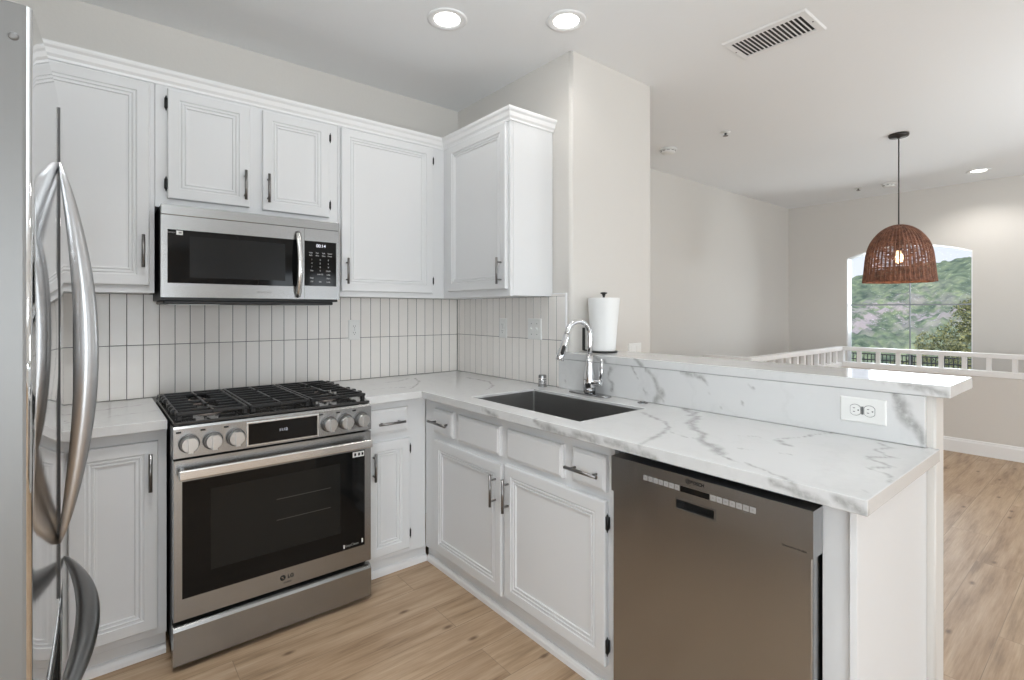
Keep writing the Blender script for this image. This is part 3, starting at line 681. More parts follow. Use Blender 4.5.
for u in (-1.030, -1.012, -0.996): fbox(mb, FRG, u-0.0045, u+0.0045, 0.672, 0.685, 0.0537, 0.0541)
for u in (-1.030, -0.996): pass
sm = mb.build('sticker_marks', PRINTD, door)
text_mb('LG', 0.020, FRG, -1.305, 0.228, 0.0536, PRINTD, door, 'lettering', bold=0.0006)
text_mb('STUDIO', 0.0085, FRG, -1.318, 0.206, 0.0536, PRINTD, door, 'lettering')
mb = MB(); mb.rings([[FRG(-1.336+0.011*math.cos(2*PI*k/20), 0.228+0.011*math.sin(2*PI*k/20), q) for k in range(20)] for q in (0.053, 0.0537)], True, True); lg = mb.build('round_emblem', PRINTD, door)
mb = MB(); mb.cyl(FRG(-1.3395, 0.231, 0.0536), FRG(-1.3395, 0.231, 0.0541), 0.0018, seg=8); fbox(mb, FRG, -1.3366, -1.3352, 0.223, 0.233, 0.0536, 0.0541); fbox(mb, FRG, -1.3366, -1.331, 0.223, 0.2244, 0.0536, 0.0541); mb.build('emblem_mark', STEELH, door)
text_mb('EasyClean', 0.015, FRG, -1.045, 0.281, 0.0536, PRINTG, door, 'lettering')
for q in ((-1.083, -1.078, 0.272, 0.288), (-1.000, -0.994, 0.278, 0.296)): mb = MB(); fbox(mb, FRG, *q, 0.0530, 0.0535); mb.build('corner_mark', WPLAST, door)
# control panel, slightly tilted
def FP(u, v, d=0.0):   # v 0..1 from bottom to top edge
    n = Vector((0, -1.0, 0.0))
    return Vector((u, -0.735 + 0.0005*v, 0.783 + 0.109*v)) + n*d
class FPc:
    n = Vector((0, -1.0, 0.0))
    def __call__(s, u, v, d=0.0): return FP(u, (v-0.783)/0.109, d)
FPP = FPc()
mb = MB(); mb.prism([(-0.640, 0.783), (-0.735, 0.783), (-0.7345, 0.890), (-0.728, 0.898), (-0.640, 0.899)], lambda p: Vector((RX0+0.0, p[0], p[1])), lambda p: Vector((RX1, p[0], p[1])))
panel = mb.build('control_panel', STEEL, r)
mb = MB(); concentric(mb, FPP, -1.472, -1.192, 0.788, 0.884, [(0, 0.0003), (0.0, 0.003), (0.002, 0.004), (0.006, 0.004), (0.0065, 0.0025)], True); db = mb.build('display_bezel', STEELH, panel)
mb = MB(); concentric(mb, FPP, -1.465, -1.199, 0.795, 0.877, [(0, 0.0026), (0, 0.0034)]); lab(mb.build('display_glass', BGLASS, panel), 'black display glass')
text_mb('11:12', 0.015, FPP, -1.335, 0.838, 0.0038, LEDW, panel, 'clock_digits')
for kx in (-1.664, -1.587, -1.510, -1.149, -1.076, -1.003):
    c0 = FP(kx, 0.47, 0.0004); ax = FPP.n
    mb = MB(); mb.tube([c0, c0+ax*0.006, c0+ax*0.008], [0.034, 0.034, 0.031], 28); k1 = lab(mb.build('knob_bezel', DSTEEL, panel), 'dark steel knob ring')
    mb = MB(); mb.tube([c0+ax*0.0082, c0+ax*0.012], [0.0275, 0.0275], 28); mb.mi = 0
    mb.tube([c0+ax*0.012, c0+ax*0.034, c0+ax*0.037], [0.0285, 0.0275, 0.0255], 28)
    # grip bar
    t_ = Vector((0, 0, 1.0)); s_ = Vector((1, 0, 0))
    a = c0+ax*0.0372
    mb.rings([[a+s_*x+t_*y+ax*z for x, y in ((-0.0075, -0.0265), (0.0075, -0.0265), (0.0075, 0.0265), (-0.0075, 0.0265))] for z in (-0.004, 0.015)], True, True, True, False)
    mb.build('knob', KNOB, panel)
for kx in (-1.664, -1.587, -1.510, -1.149, -1.076, -1.003):
    mb = MB(); fbox(mb, FPP, kx-0.040, kx-0.024, 0.8745, 0.8805, 0.0002, 0.0008); mb.build('burner_mark', PRINTD, panel)

# cooktop
mb = MB(); mb.box(RX0+0.001, RX1-0.001, -0.722, -0.028, 0.9005, 0.9120, 0.003); mb.build('cooktop', ENAMEL, r)
mb = MB(); mb.prism([(-0.118, 0.9122), (-0.112, 0.922), (-0.104, 0.929), (-0.040, 0.929), (-0.030, 0.922), (-0.030, 0.9122)], lambda p: Vector((RX0+0.006, p[0], p[1])), lambda p: Vector((RX1-0.006, p[0], p[1]))); lab(mb.build('rear_vent_rail', IRON, r), 'black rear vent rail')
for (bx, by, br_) in ((-1.575, -0.53, 0.050), (-1.575, -0.25, 0.040), (RC, -0.39, 0.045), (-1.09, -0.53, 0.040), (-1.09, -0.25, 0.050)):
    mb = MB(); mb.lathe([(br_*1.25, 0.9122), (br_*1.2, 0.917), (br_*0.8, 0.920), (br_*0.8, 0.924)], (bx, by, 0), 'Z', 28); b1 = lab(mb.build('burner', ALU, r), 'pale metal gas burner')
    mb = MB(); mb.lathe([(br_*0.66, 0.9242), (br_*0.68, 0.927), (br_*0.5, 0.930)], (bx, by, 0), 'Z', 28); mb.build('burner_cap', IRON, b1)
def grate(x0, x1, center):
    mb = MB(); y0, y1 = -0.700, -0.128; zt = 0.944
    def bar(ax0, ay0, ax1, ay1, z0=0.931, z1=zt, w=0.005):
        if abs(ax1-ax0) > abs(ay1-ay0): mb.box(ax0, ax1, ay0-w, ay0+w, z0, z1, 0.003, 2)
        else: mb.box(ax0-w, ax0+w, ay0, ay1, z0, z1, 0.003, 2)
    bar(x0+0.007, y0, x0+0.007, y1); bar(x1-0.007, y0, x1-0.007, y1); bar(x0, y0+0.007, x1, y0+0.007); bar(x0, y1-0.007, x1, y1-0.007); bar(x0, (y0+y1)/2, x1, (y0+y1)/2)
    cx = (x0+x1)/2
    for k in range(1, 8):
        y = y0 + (y1-y0)*k/8
        if k == 4: continue
        if center or k in (1, 7): bar(x0, y, x1, y)
        else: bar(x0, y, cx-0.040, y); bar(cx+0.040, y, x1, y)
        if not center:
            xe = x0 if x0 < RC else x1; s_ = -1 if x0 < RC else 1
            mb.box(xe-0.008, xe+0.008, y-0.012, y+0.012, 0.930, zt+0.004, 0.005, 2)
    bar(cx, y0, cx, y0+0.13); bar(cx, y1-0.13, cx, y1); bar(cx, (y0+y1)/2-0.11, cx, (y0+y1)/2+0.11)
    for x in (x0+0.012, x1-0.012):
        for y in (y0+0.012, y1-0.012, (y0+y1)/2): mb.box(x-0.009, x+0.009, y-0.009, y+0.009, 0.9122, 0.932, 0.003, 1)
    lab(mb.build('grate', IRON, r), 'black cast iron grate')
gx = [RX0+0.010, RX0+0.258, RX1-0.258, RX1-0.010]
grate(gx[0], gx[1]-0.002, False); grate(gx[1]+0.002, gx[2]-0.002, True); grate(gx[2]+0.002, gx[3], False)

# ------------------------------------------------------------------ microwave
r = thing('microwave', 'stainless over-the-range microwave with a black glass door', 'microwave', (-1.35, -0.2, 1.38))
MX0, MX1 = -1.722, -0.976; MF = 0.40
mb = MB(); fbox(mb, FA, MX0+0.002, MX1-0.002, 1.368, 1.7675, 0.0125, MF-0.022); mb.build('body', BLACK, r)
mb = MB(); fbox(mb, FA, MX0, MX1, 1.7245, 1.7670, MF-0.022, MF, 0.002); mb.build('vent_strip', STEEL, r)
mb = MB(); ring_rect(mb, FA, (MX0, -1.1475, 1.380, 1.7230), (-1.699, -1.160, 1.440, 1.664), MF-0.021, MF); md = mb.build('door', STEEL, r)
mb = MB(); fbox(mb, FA, -1.702, -1.1485, 1.437, 1.667, MF-0.015, MF-0.0008); lab(mb.build('door_glass', BGLASS, md), 'black door glass')
mb = MB(); fbox(mb, FA, -1.160, -1.1475, 1.440, 1.664, MF-0.0007, MF-0.0002); mb.build('glass_edge', BGLASS, md)
mb = MB(); fbox(mb, FA, -1.62, -1.235, 1.465, 1.640, MF-0.0006, MF-0.0003); mb.build('door_mesh', M('microwave_mesh', (0.012, 0.012, 0.012), 0.2, spec=0.22), md)
mb = MB(); ring_rect(mb, FA, (-1.1465, MX1, 1.380, 1.7230), (-1.1465, -0.992, 1.445, 1.664), MF-0.021, MF); mp_ = mb.build('control_panel', STEEL, r)
mb = MB(); fbox(mb, FA, -1.1460, -0.990, 1.443, 1.666, MF-0.015, MF-0.0008); lab(mb.build('control_glass', BGLASS, mp_), 'black control glass')
text_mb('00:14', 0.021, FA, -1.068, 1.642, MF+0.0002, LEDW, mp_, 'clock_digits', bold=0.0004)
rows = [('Auto', 'Pop', 'Soft', 'Sensor'), ('Defr', 'Melt', 'Heat', 'Power')]
for k, row in enumerate(rows):
    for j, s_ in enumerate(row): text_mb(s_, 0.0085, FA, -1.117+0.031*j, 1.607-0.013*k, MF+0.0002, PRINTW, mp_, 'key_lettering', bold=0.0002)
for k, row in enumerate([('1', '2', '3'), ('4', '5', '6'), ('7', '8', '9'), ('Fan', '0', 'Clock'), ('', 'Add 30', 'Light'), ('Stop', '', 'Start'), ('Off', 'On', 'Lock')]):
    for j, s_ in enumerate(row):
        if s_: text_mb(s_, 0.0095, FA, -1.112+0.040*j, 1.574-0.018*k, MF+0.0002, PRINTW, mp_, 'key_lettering', bold=0.0002)
mb = MB()   # bowed handle
pts = [FA(-1.179, 1.390+0.312*t, MF-0.002+0.040*math.sin(PI*min(max(t, 0.0), 1.0))**0.7 + 0.006) for t in [k/20 for k in range(21)]]
mb.tube(pts, [0.011]+[0.0125]*19+[0.011], 12, sq=(1.0, 0.62), up=(1, 0, 0)); lab(mb.build('handle', STEELH, md), 'bowed steel handle')
text_mb('FRIGIDAIRE', 0.0125, FA, -1.325, 1.408, MF+0.0004, PRINTG, md, 'lettering')
mb = MB(); fbox(mb, FA, -1.668, -1.645, 1.643, 1.660, MF-0.0002, MF+0.0004); s1 = lab(mb.build('sticker', WPLAST, md), 'small white sticker')
mb = MB(); fbox(mb, FA, -1.660, -1.649, 1.648, 1.656, MF+0.0005, MF+0.0007); mb.build('sticker_print', PRINTG, md)
text_mb('Sensor', 0.011, FA, -1.685, 1.652, MF+0.0003, PRINTG, md, 'lettering')
mb = MB(); fbox(mb, FA, MX0+0.012, MX1-0.02, 1.352, 1.3679, 0.05, MF-0.035, 0.004); ub_ = mb.build('underside', BLACK, r)
GF = M('grease_filter', (0.35, 0.35, 0.34), 0.4, 0.8)
for u0, u1 in ((-1.69, -1.50), (-1.24, -1.06)): mb = MB(); fbox(mb, FA, u0, u1, 1.3495, 1.3519, 0.24, 0.35); lab(mb.build('filter', GF, ub_), 'grey grease filter')

# ------------------------------------------------------------------ refrigerator
FXF, FY0, FY1 = -2.004, -1.941, -1.031; FYM = (FY0+FY1)/2
r = thing('refrigerator', 'stainless steel french-door refrigerator with two bowed door handles', 'refrigerator', (-2.4, FYM, 0))
def front_x(y): return FXF + 0.012*(1-((y-FYM)/0.455)**2)
def door_poly(y0, y1, ra=0.010, dx=0.0):
    pts = []
    def front_x(y): return FXF + 0.012*(1-((y-FYM)/0.455)**2) + dx
    n = 14; ys = [y0+ra + (y1-y0-2*ra)*k/n for k in range(n+1)]
    pts.append((front_x(y0)-0.062, y0))
    for k in range(5):
        a = PI*1.5 + k*PI/8; pts.append((front_x(y0+ra)-ra+ra*math.cos(a), y0+ra+ra*math.sin(a)))
    pts += [(front_x(y), y) for y in ys[1:-1]]
    for k in range(5):
        a = k*PI/8; pts.append((front_x(y1-ra)-ra+ra*math.cos(a), y1-ra+ra*math.sin(a)))
    pts.append((front_x(y1)-0.062, y1))
    return pts
def fridge_door(name, y0, y1, z0, z1, ra=0.010, dx=0.0):
    m_ = MB(); poly = door_poly(y0, y1, ra, dx)
    m_.prism(poly, lambda p: Vector((p[0], p[1], z0)), lambda p: Vector((p[0], p[1], z1)), smooth=False)
    o = m_.build(name, [FRSIDE, FRIDGE, GASKET], r)
    for f in o.data.polygons:
        n = f.normal
        if n.x > 0.25: f.material_index = 1; f.use_smooth = True
    return o
mb = MB(); mb.box(-2.76, -2.072, FY0+0.012, FY1-0.012, 0.03, 1.745, 0.004); mb.build('cabinet_body', FRSIDE, r)
FT = 1.760
d1_ = fridge_door('door', FY0, FYM-0.0025, 0.705, FT)
d2_ = fridge_door('door', FYM+0.0025, FY1, 0.705, FT, 0.0010, 0.0018)
for f in d2_.data.polygons:
    if f.normal.y < -0.6: f.material_index = 2
d3_ = fridge_door('freezer_drawer', FY0, FY1, 0.065, 0.698)
mb = MB(); mb.box(-2.72, -2.06, FY0+0.02, FY1-0.02, 0.0, 0.06); mb.build('base_grille', BLACK, r)
def bow(p_fun, n=28, r0=0.0022, r1=0.0170, up=(0, 1, 0), sq=(1.05, 1.25)):
    m_ = MB(); pts = [p_fun(k/n) for k in range(n+1)]
    rad = [r0+(r1-r0)*math.sin(PI*k/n)**0.7 for k in range(n+1)]
    m_.tube(pts, rad, 14, sq=sq, up=up); return m_
for y_, dr in ((FYM-0.040, d1_), (FYM+0.040, d2_)):
    fx = front_x(y_); lab(bow(lambda t: Vector((fx+0.001+0.044*math.sin(PI*t)**0.85, y_, 0.838+(1.632-0.838)*t))).build('handle', FRHAND, dr), 'bowed steel door handle')
lab(bow(lambda t: Vector((front_x(-1.87+0.77*t)+0.001+0.046*math.sin(PI*t)**0.8, -1.87+0.77*t, 0.655)), up=(0, 0, 1)).build('handle', M('freezer_handle_steel', (0.30, 0.30, 0.30), 0.3, 1.0), d3_), 'bowed dark steel freezer handle')
mb = MB(); mb.tube([(-2.023, FY0+0.001, 1.712), (-2.023, FY0-0.002, 1.712), (-2.023, FY0-0.003, 1.712)], [0.0065, 0.005, 0.002], 16); lab(mb.build('round_bump', FRSIDE, d1_), 'round grey bump')  # small round dome on the side face of the near door

# ------------------------------------------------------------------ dishwasher
DY0, DY1 = 1.888, 2.474   # along FB u
r = thing('dishwasher', 'stainless steel dishwasher under the peninsula counter', 'dishwasher', (-0.3, -2.18, 0))
mb = MB(); fbox(mb, FB, 1.836, 2.470, 0.02, 0.866, 0.03, 0.565); mb.build('tub', BLACK, r)
mb = MB(); fbox(mb, FB, 1.872, 2.468, 0.105, 0.748, 0.566, 0.630, 0.004); mb.build('door_panel', STEELD, r)
mb = MB()    # control fascia with a recessed pull pocket
PKu0, PKu1, PKv0, PKv1 = 2.122, 2.236, 0.764, 0.790
us_ = [1.886, PKu0, PKu1, 2.478]; vs2 = [0.750, PKv0, PKv1, 0.861]
for i in range(3):
    for j in range(3):
        if i == 1 and j == 1: continue
        fbox(mb, FB, us_[i], us_[i+1], vs2[j], vs2[j+1], 0.600, 0.655)
bmesh.ops.remove_doubles(mb.bm, verts=list(mb.bm.verts), dist=1e-5)
inn = [f for f in mb.bm.faces if False]
fas = mb.build('control_fascia', STEELD, r)
mb = MB(); fbox(mb, FB, PKu0-0.001, PKu1+0.001, PKv0-0.001, PKv1+0.001, 0.601, 0.615); lab(mb.build('pull_pocket', BLACK, fas), 'black recessed pull pocket')
mb = MB(); mb.prism([(0.6155, PKv0-0.0005), (0.6550, PKv0-0.0005), (0.6550, PKv0+0.001), (0.6155, PKv0+0.007)], lambda p: FB(PKu0, p[1], p[0]), lambda p: FB(PKu1, p[1], p[0])); mb.build('pocket_lip', STEELH, fas)
mb = MB(); ring_rect(mb, FB, (PKu0-0.004, PKu1+0.004, PKv0-0.004, PKv1+0.003), (PKu0, PKu1, PKv0, PKv1), 0.6545, 0.6565); mb.build('pocket_rim', STEEL, fas)
mb = MB(); fbox(mb, FB, 2.134, 2.221, 0.8145, 0.8300, 0.6551, 0.6558); lab(mb.build('display', BGLASS, fas), 'black display strip')
for u0, n in ((2.009, 7), (2.2245, 7)):
    for k in range(n):
        u = u0+0.0178*k; mb = MB()
        concentric(mb, FB, u, u+0.0155, 0.8150, 0.8300, [(0, 0.6551), (0, 0.6557), (0.0006, 0.6560)]); b_ = mb.build('button', BUTTON, fas)
        mb = MB(); fbox(mb, FB, u+0.005, u+0.0105, 0.8205, 0.8255, 0.6561, 0.6563); mb.build('button_symbol', PRINTG, b_) if False else mb.build('button_symbol', PRINTG, fas)
text_mb('BOSCH', 0.0125, FB, 2.186, 0.8475, 0.6556, PRINTD, fas, 'lettering', bold=0.0005)
mb = MB(); cc = FB(2.157, 0.8475, 0.6551)
def ringm(mb, c0, F, ro, ri, d):
    R = [[c0 + F.u*rr*math.cos(2*PI*k/24) + Vector((0, 0, rr*math.sin(2*PI*k/24))) + F.n*dd for k in range(24)] for rr, dd in ((ri, d), (ro, d), (ro, 0), (ri, 0), (ri, d))]
    mb.rings(R, False, False)
ringm(mb, cc, FB, 0.0075, 0.0062, 0.0006); ringm(mb, cc, FB, 0.0042, 0.0030, 0.0006)
fbox(mb, FB, 2.1535, 2.1548, 0.8435, 0.8515, 0.6552, 0.6557); fbox(mb, FB, 2.1592, 2.1605, 0.8435, 0.8515, 0.6552, 0.6557); fbox(mb, FB, 2.1535, 2.1605, 0.8469, 0.8481, 0.6552, 0.6557)
mb.build('round_emblem', PRINTD, fas)
text_mb('SilencePlus 46 dBA', 0.0072, FB, 2.437, 0.7620, 0.6556, PRINTD, fas, 'lettering')
text_mb('START   3 sec', 0.004, FB, 2.325, 0.811, 0.6556, PRINTG, fas, 'lettering')
mb = MB(); fbox(mb, FB, 1.836, 2.470, 0.0, 0.095, 0.05, 0.53); mb.build('toe_kick', BLACK, r)
mb = MB(); fbox(mb, FB, 1.8315, 1.8700, 0.0, 0.874, 0.03, 0.565); fbox(mb, FB, 1.8315, 1.8445, 0.09, 0.874, 0.565, FF); lab(mb.build('side_filler', CAB, r), 'white filler strip')

# ------------------------------------------------------------------ sink, faucet and counter fittings
r = thing('kitchen_sink', 'dark undermount single bowl sink set in the white countertop', 'sink', ((SX0+SX1)/2, (SY0+SY1)/2, ZT-0.25))
mb = MB(); q = 0.006
def rr_rect(x0, x1, y0, y1, z, rad, n=5):
    pts = []
    for cx, cy, a0 in ((x1-rad, y1-rad, 0), (x0+rad, y1-rad, PI/2), (x0+rad, y0+rad, PI), (x1-rad, y0+rad, 1.5*PI)):
        for k in range(n): a = a0+k*PI/2/(n-1); pts.append(Vector((cx+rad*math.cos(a), cy+rad*math.sin(a), z)))
    return pts
z1 = ZT-0.0365; zb = ZT-0.235
zr_ = ZT-0.011; e_ = 0.0012
mb.rings([rr_rect(SX0+e_, SX1-e_, SY0+e_, SY1-e_, zb-0.004, 0.008), rr_rect(SX0+e_, SX1-e_, SY0+e_, SY1-e_, zr_, 0.008), rr_rect(SX0+e_+0.002, SX1-e_-0.002, SY0+e_+0.002, SY1-e_-0.002, zr_, 0.008),
   rr_rect(SX0+0.006, SX1-0.006, SY0+0.006, SY1-0.006, zb+0.012, 0.010), rr_rect(SX0+0.016, SX1-0.016, SY0+0.016, SY1-0.016, zb, 0.010)], True, True, True, False)
mb.build('bowl', SINK, r)
mb = MB(); mb.lathe([(0.045, zb+0.0005), (0.043, zb+0.003), (0.030, zb+0.0015), (0.012, zb+0.004)], ((SX0+SX1)/2+0.05, (SY0+SY1)/2, 0), 'Z', 24); mb.build('drain', CHROME, r)
# faucet
FXc, FYc = -0.064, -1.260
r = thing('faucet', 'tall chrome gooseneck pull-down faucet behind the sink', 'faucet', (FXc, FYc, ZT))
mb = MB(); z = ZT
def stadium(cx, cy, hx, hy, z, n=10):
    pts = []
    for k in range(n+1): a = k*PI/n; pts.append(Vector((cx+hx*math.cos(a), cy+hy-hx+hx*math.sin(a), z)))
    for k in range(n+1): a = PI+k*PI/n; pts.append(Vector((cx+hx*math.cos(a), cy-hy+hx+hx*math.sin(a), z)))
    return pts
mb.rings([stadium(FXc, FYc, 0.031, 0.128, z+0.0003), stadium(FXc, FYc, 0.031, 0.128, z+0.005), stadium(FXc, FYc, 0.028, 0.125, z+0.008)]); mb.build('deck_plate', DCHROME, r)
mb = MB(); mb.lathe([(0.026, z+0.0082), (0.027, z+0.030), (0.029, z+0.055), (0.028, z+0.08), (0.024, z+0.115), (0.0185, z+0.155), (0.0155, z+0.19)], (FXc, FYc, 0), 'Z', 28); bd = mb.build('body', CHROME, r)
mb = MB(); mb.lathe([(0.0290, z+0.012), (0.0292, z+0.036)], (FXc, FYc, 0), 'Z', 28); lab(mb.build('base_ring', DCHROME, bd), 'dark chrome base ring')
# arc in a vertical plane turned slightly towards the corner
dirv = Vector((-0.97, 0.20, 0)).normalized(); R_ = 0.066
pts = [Vector((FXc, FYc, z+0.19)), Vector((FXc, FYc, z+0.24)), Vector((FXc, FYc, z+0.292))]
for k in range(1, 15):
    a = PI*k/14*0.93; pts.append(Vector((FXc, FYc, z+0.292)) + dirv*(R_-R_*math.cos(a)) + Vector((0, 0, R_*math.sin(a))))
tang = (pts[-1]-pts[-2]).normalized()
hd = tang; pts.append(pts[-1]+hd*0.010); e0 = pts[-1]
mb = MB(); mb.tube(pts, 0.0125, 16, up=(0, 1, 0)); mb.build('spout', CHROME, r)
mb = MB()
mb.tube([e0, e0+hd*0.012, e0+hd*0.05, e0+hd*0.105, e0+hd*0.125, e0+hd*0.128], [0.0135, 0.0150, 0.0160, 0.0205, 0.0215, 0.019], 20); sh = mb.build('spray_head', CHROME, r)
sd = Vector((-0.55, -0.84, 0)); sd = (sd-hd*sd.dot(hd)).normalized()
mb = MB(); mb.tube([e0+hd*0.055+sd*0.0145, e0+hd*0.062+sd*0.0165, e0+hd*0.095+sd*0.0185, e0+hd*0.102+sd*0.0185], [0.004, 0.0085, 0.0085, 0.004], 12); lab(mb.build('spray_button', BLACK, sh), 'black spray button')
mb = MB(); p0 = Vector((FXc, FYc, z+0.062)); mb.tube([p0+Vector((0, -0.018, 0)), p0+Vector((0, -0.068, 0.002)), p0+Vector((0, -0.076, 0.004))], [0.0165, 0.0155, 0.013], 18)
mb.tube([p0+Vector((0.0, -0.066, 0.0)), p0+Vector((0.0, -0.073, 0.045)), p0+Vector((0.0, -0.078, 0.115))], [0.0075, 0.0075, 0.006], 12, sq=(0.8, 1.3)); mb.build('lever_handle', CHROME, r)
r = thing('air_gap', 'small chrome cylinder cap on the counter left of the faucet', 'air gap', (-0.058, -0.915, ZT))
mb = MB(); mb.lathe([(0.025, ZT+0.0003), (0.025, ZT+0.004), (0.0215, ZT+0.005), (0.0215, ZT+0.060), (0.018, ZT+0.064)], (-0.058, -0.915, 0), 'Z', 24); ag = mb.build('cap', DCHROME, r)
mb = MB()
for k in range(3): mb.lathe([(0.0218, ZT+0.018+0.012*k), (0.0218, ZT+0.023+0.012*k)], (-0.058, -0.915, 0), 'Z', 24)
mb.build('vent_slots', CHROME, ag)
mb = MB(); mb.lathe([(0.023, ZT+0.0003), (0.023, ZT+0.003), (0.019, ZT+0.0055), (0.0, ZT+0.0055)][:3], (-0.052, -1.563, 0), 'Z', 24); mb.lathe([(0.012, ZT+0.0056), (0.011, ZT+0.0085)], (-0.052, -1.563, 0), 'Z', 20)
tag(mb.build('disposal_button', DCHROME), 'small round metal button on the counter right of the sink', 'button')

# paper towels on the bar
PX, PY, PZ = 0.142, -1.174, 1.105
r = thing('paper_towel_holder', 'black paper towel stand on the bar top against the wall', 'paper towel holder', (PX, PY, PZ))
mb = MB(); mb.lathe([(0.072, PZ+0.0004), (0.072, PZ+0.006), (0.068, PZ+0.009)], (PX, PY, 0), 'Z', 32); mb.build('base', BLACK, r)
mb = MB(); mb.cyl((PX, PY, PZ+0.009), (PX, PY, PZ+0.300), 0.006, seg=12); mb.build('post', BLACK, r)
mb = MB(); mb.lathe([(0.006, PZ+0.296), (0.009, PZ+0.300), (0.0085, PZ+0.305), (0.018, PZ+0.309), (0.018, PZ+0.314), (0.010, PZ+0.316)], (PX, PY, 0), 'Z', 20); mb.build('knob', BLACK, r)
ang = Vector((-0.80, 0.60, 0)); a0 = Vector((PX, PY, PZ)) + ang*0.106
mb = MB(); mb.box(a0.x-0.004, a0.x+0.004, a0.y-0.009, a0.y+0.009, PZ+0.0105, PZ+0.130, 0.003); mb.tube([a0+Vector((0, 0, 0.012)), a0+Vector((0, 0, 0.0105))-ang*0.034], 0.004, 8); mb.build('tension_arm', BLACK, r)
mb = MB(); n = 48; rows_ = []
prof = [(0.060, 0.010), (0.061, 0.016), (0.067, 0.08), (0.073, 0.15), (0.078, 0.21), (0.0815, 0.26), (0.0825, 0.282), (0.0815, 0.286)]
for rr, h in prof:
    rows_.append([Vector((PX + rr*(1+0.03*math.sin(3*a_+h*9))*math.cos(a_), PY + rr*(1+0.03*math.sin(3*a_+h*9))*math.sin(a_), PZ+h)) for a_ in [2*PI*k/n for k in range(n)]])
inn_ = [[Vector((PX+0.02*math.cos(2*PI*k/n), PY+0.02*math.sin(2*PI*k/n), PZ+h)) for k in range(n)] for h in (0.285, 0.010)]
mb.rings(rows_+inn_+[rows_[0]], False, False)
tag(mb.build('paper_towel_roll', PAPER), 'loose white paper towel roll standing on the bar top', 'paper towel')

# ------------------------------------------------------------------ railing round the stairwell
r = thing('stair_railing', 'white stair railing with square balusters in front of the arched window', 'railing', (XR, YR, 0.722))
def rail(x0, x1, y0, y1, z0, z1): m_ = MB(); m_.box(x0, x1, y0, y1, z0, z1, 0.004); return m_
rail(XR-0.004, XR+0.072, -8.0, YR+0.075, 0.895, 0.936).build('top_rail', TRIM, r)
rail(2.262, XR-0.0045, YR-0.002, YR+0.075, 0.893, 0.934).build('top_rail', TRIM, r)
rail(2.262, 2.34, YR+0.0755, -0.50, 0.893, 0.934).build('top_rail', TRIM, r)
rail(XR-0.004, XR+0.085, -8.0, YR+0.085, 0.7225, 0.776).build('bottom_rail', TRIM, r)
rail(2.262, XR-0.0045, YR-0.002, YR+0.085, 0.7225, 0.766).build('bottom_rail', TRIM, r)
def baluster(x, y): m_ = MB(); m_.box(x-0.0175, x+0.0175, y-0.0175, y+0.0175, 0.762, 0.8965); return m_.build('baluster', TRIM, r)
b0 = None
spots = [(XR+0.025, -1.257-0.1695*k) for k in range(16)] + [(XR+0.025, -1.087)] + [(4.223-0.166*k, YR+0.035) for k in range(12)]
for x, y in spots:
    if b0 is None: b0 = baluster(*spots[0])
    else:
        o = b0.copy(); COL.objects.link(o); o.location = Vector((x-spots[0][0], y-spots[0][1], 0))
mb = MB(); mb.box(XR-0.006, XR+0.075, YR-0.004, YR+0.077, 0.767, 0.8945, 0.004); mb.build('corner_post', TRIM, r)
mb = MB(); mb.box(2.262, 2.34, -0.575, -0.50, -0.0, 0.8925); mb.box(2.262, 2.34, YR+0.0755, -0.576, 0.7225, 0.766); mb.build('end_post', TRIM, r)

# ------------------------------------------------------------------ ceiling fittings
def can(x, y, label, power, lname='downlight', size=0.093, lens=0.060):
    r = thing('ceiling_light', label, 'ceiling light', (x, y, ZC), 'recessed ceiling lights')
    mb = MB(); mb.lathe([(size, -0.0005), (size, -0.004), (size*0.9, -0.0065), (lens*1.02, -0.004), (lens, -0.001)], (x, y, ZC), 'Z', 40, cap=False); mb.build('trim_ring', TRIM, r)
    mb = MB(); mb.lathe([(lens, -0.0008), (lens*0.8, -0.0026), (lens*0.3, -0.0034)], (x, y, ZC), 'Z', 32); lab(mb.build('lens', LENS, r), 'glowing white lens')
    l = bpy.data.lights.new(lname, 'SPOT'); l.energy = power; l.spot_size = 2.5; l.spot_blend = 0.6; l.shadow_soft_size = 0.055; l.color = (1, 0.97, 0.93)
    o = bpy.data.objects.new('downlight', l); COL.objects.link(o); o.parent = r; o.location = (0, 0, -0.02)
    return r
can(-0.655, -0.905, 'left of the two recessed ceiling lights over the kitchen corner', 4, 'can_a')
can(-0.213, -1.248, 'right of the two recessed ceiling lights, near the wall corner', 3, 'can_b')
can(4.740, -1.98, 'recessed ceiling light near the arched window wall', 24, 'can_c')
r = thing('ceiling_vent', 'white rectangular ceiling air vent with dark slots', 'vent', (0.676, -1.803, ZC))
VX0, VX1, VY0, VY1 = 0.550, 0.806, -2.004, -1.604
mb = MB(); FZ = lambda u, v, d: Vector((u, v, ZC-d))
sx0, sx1, sy0, sy1 = 0.588, 0.768, -1.972, -1.632
O = [(VX0, VY0), (VX1, VY0), (VX1, VY1), (VX0, VY1)]; O2 = [(VX0+0.006, VY0+0.006), (VX1-0.006, VY0+0.006), (VX1-0.006, VY1-0.006), (VX0+0.006, VY1-0.006)]; I = [(sx0, sy0), (sx1, sy0), (sx1, sy1), (sx0, sy1)]
mb.rings([[FZ(*p, 0.0005) for p in O], [FZ(*p, 0.003) for p in O], [FZ(*p, 0.008) for p in O2], [FZ(*p, 0.008) for p in I], [FZ(*p, 0.0015) for p in I]], False, False, True, False); mb.build('frame', TRIM, r)
mb = MB(); mb.box(sx0, sx1, sy0, sy1, ZC-0.0012, ZC-0.0004); lab(mb.build('backing', BLACK, r), 'dark duct opening')
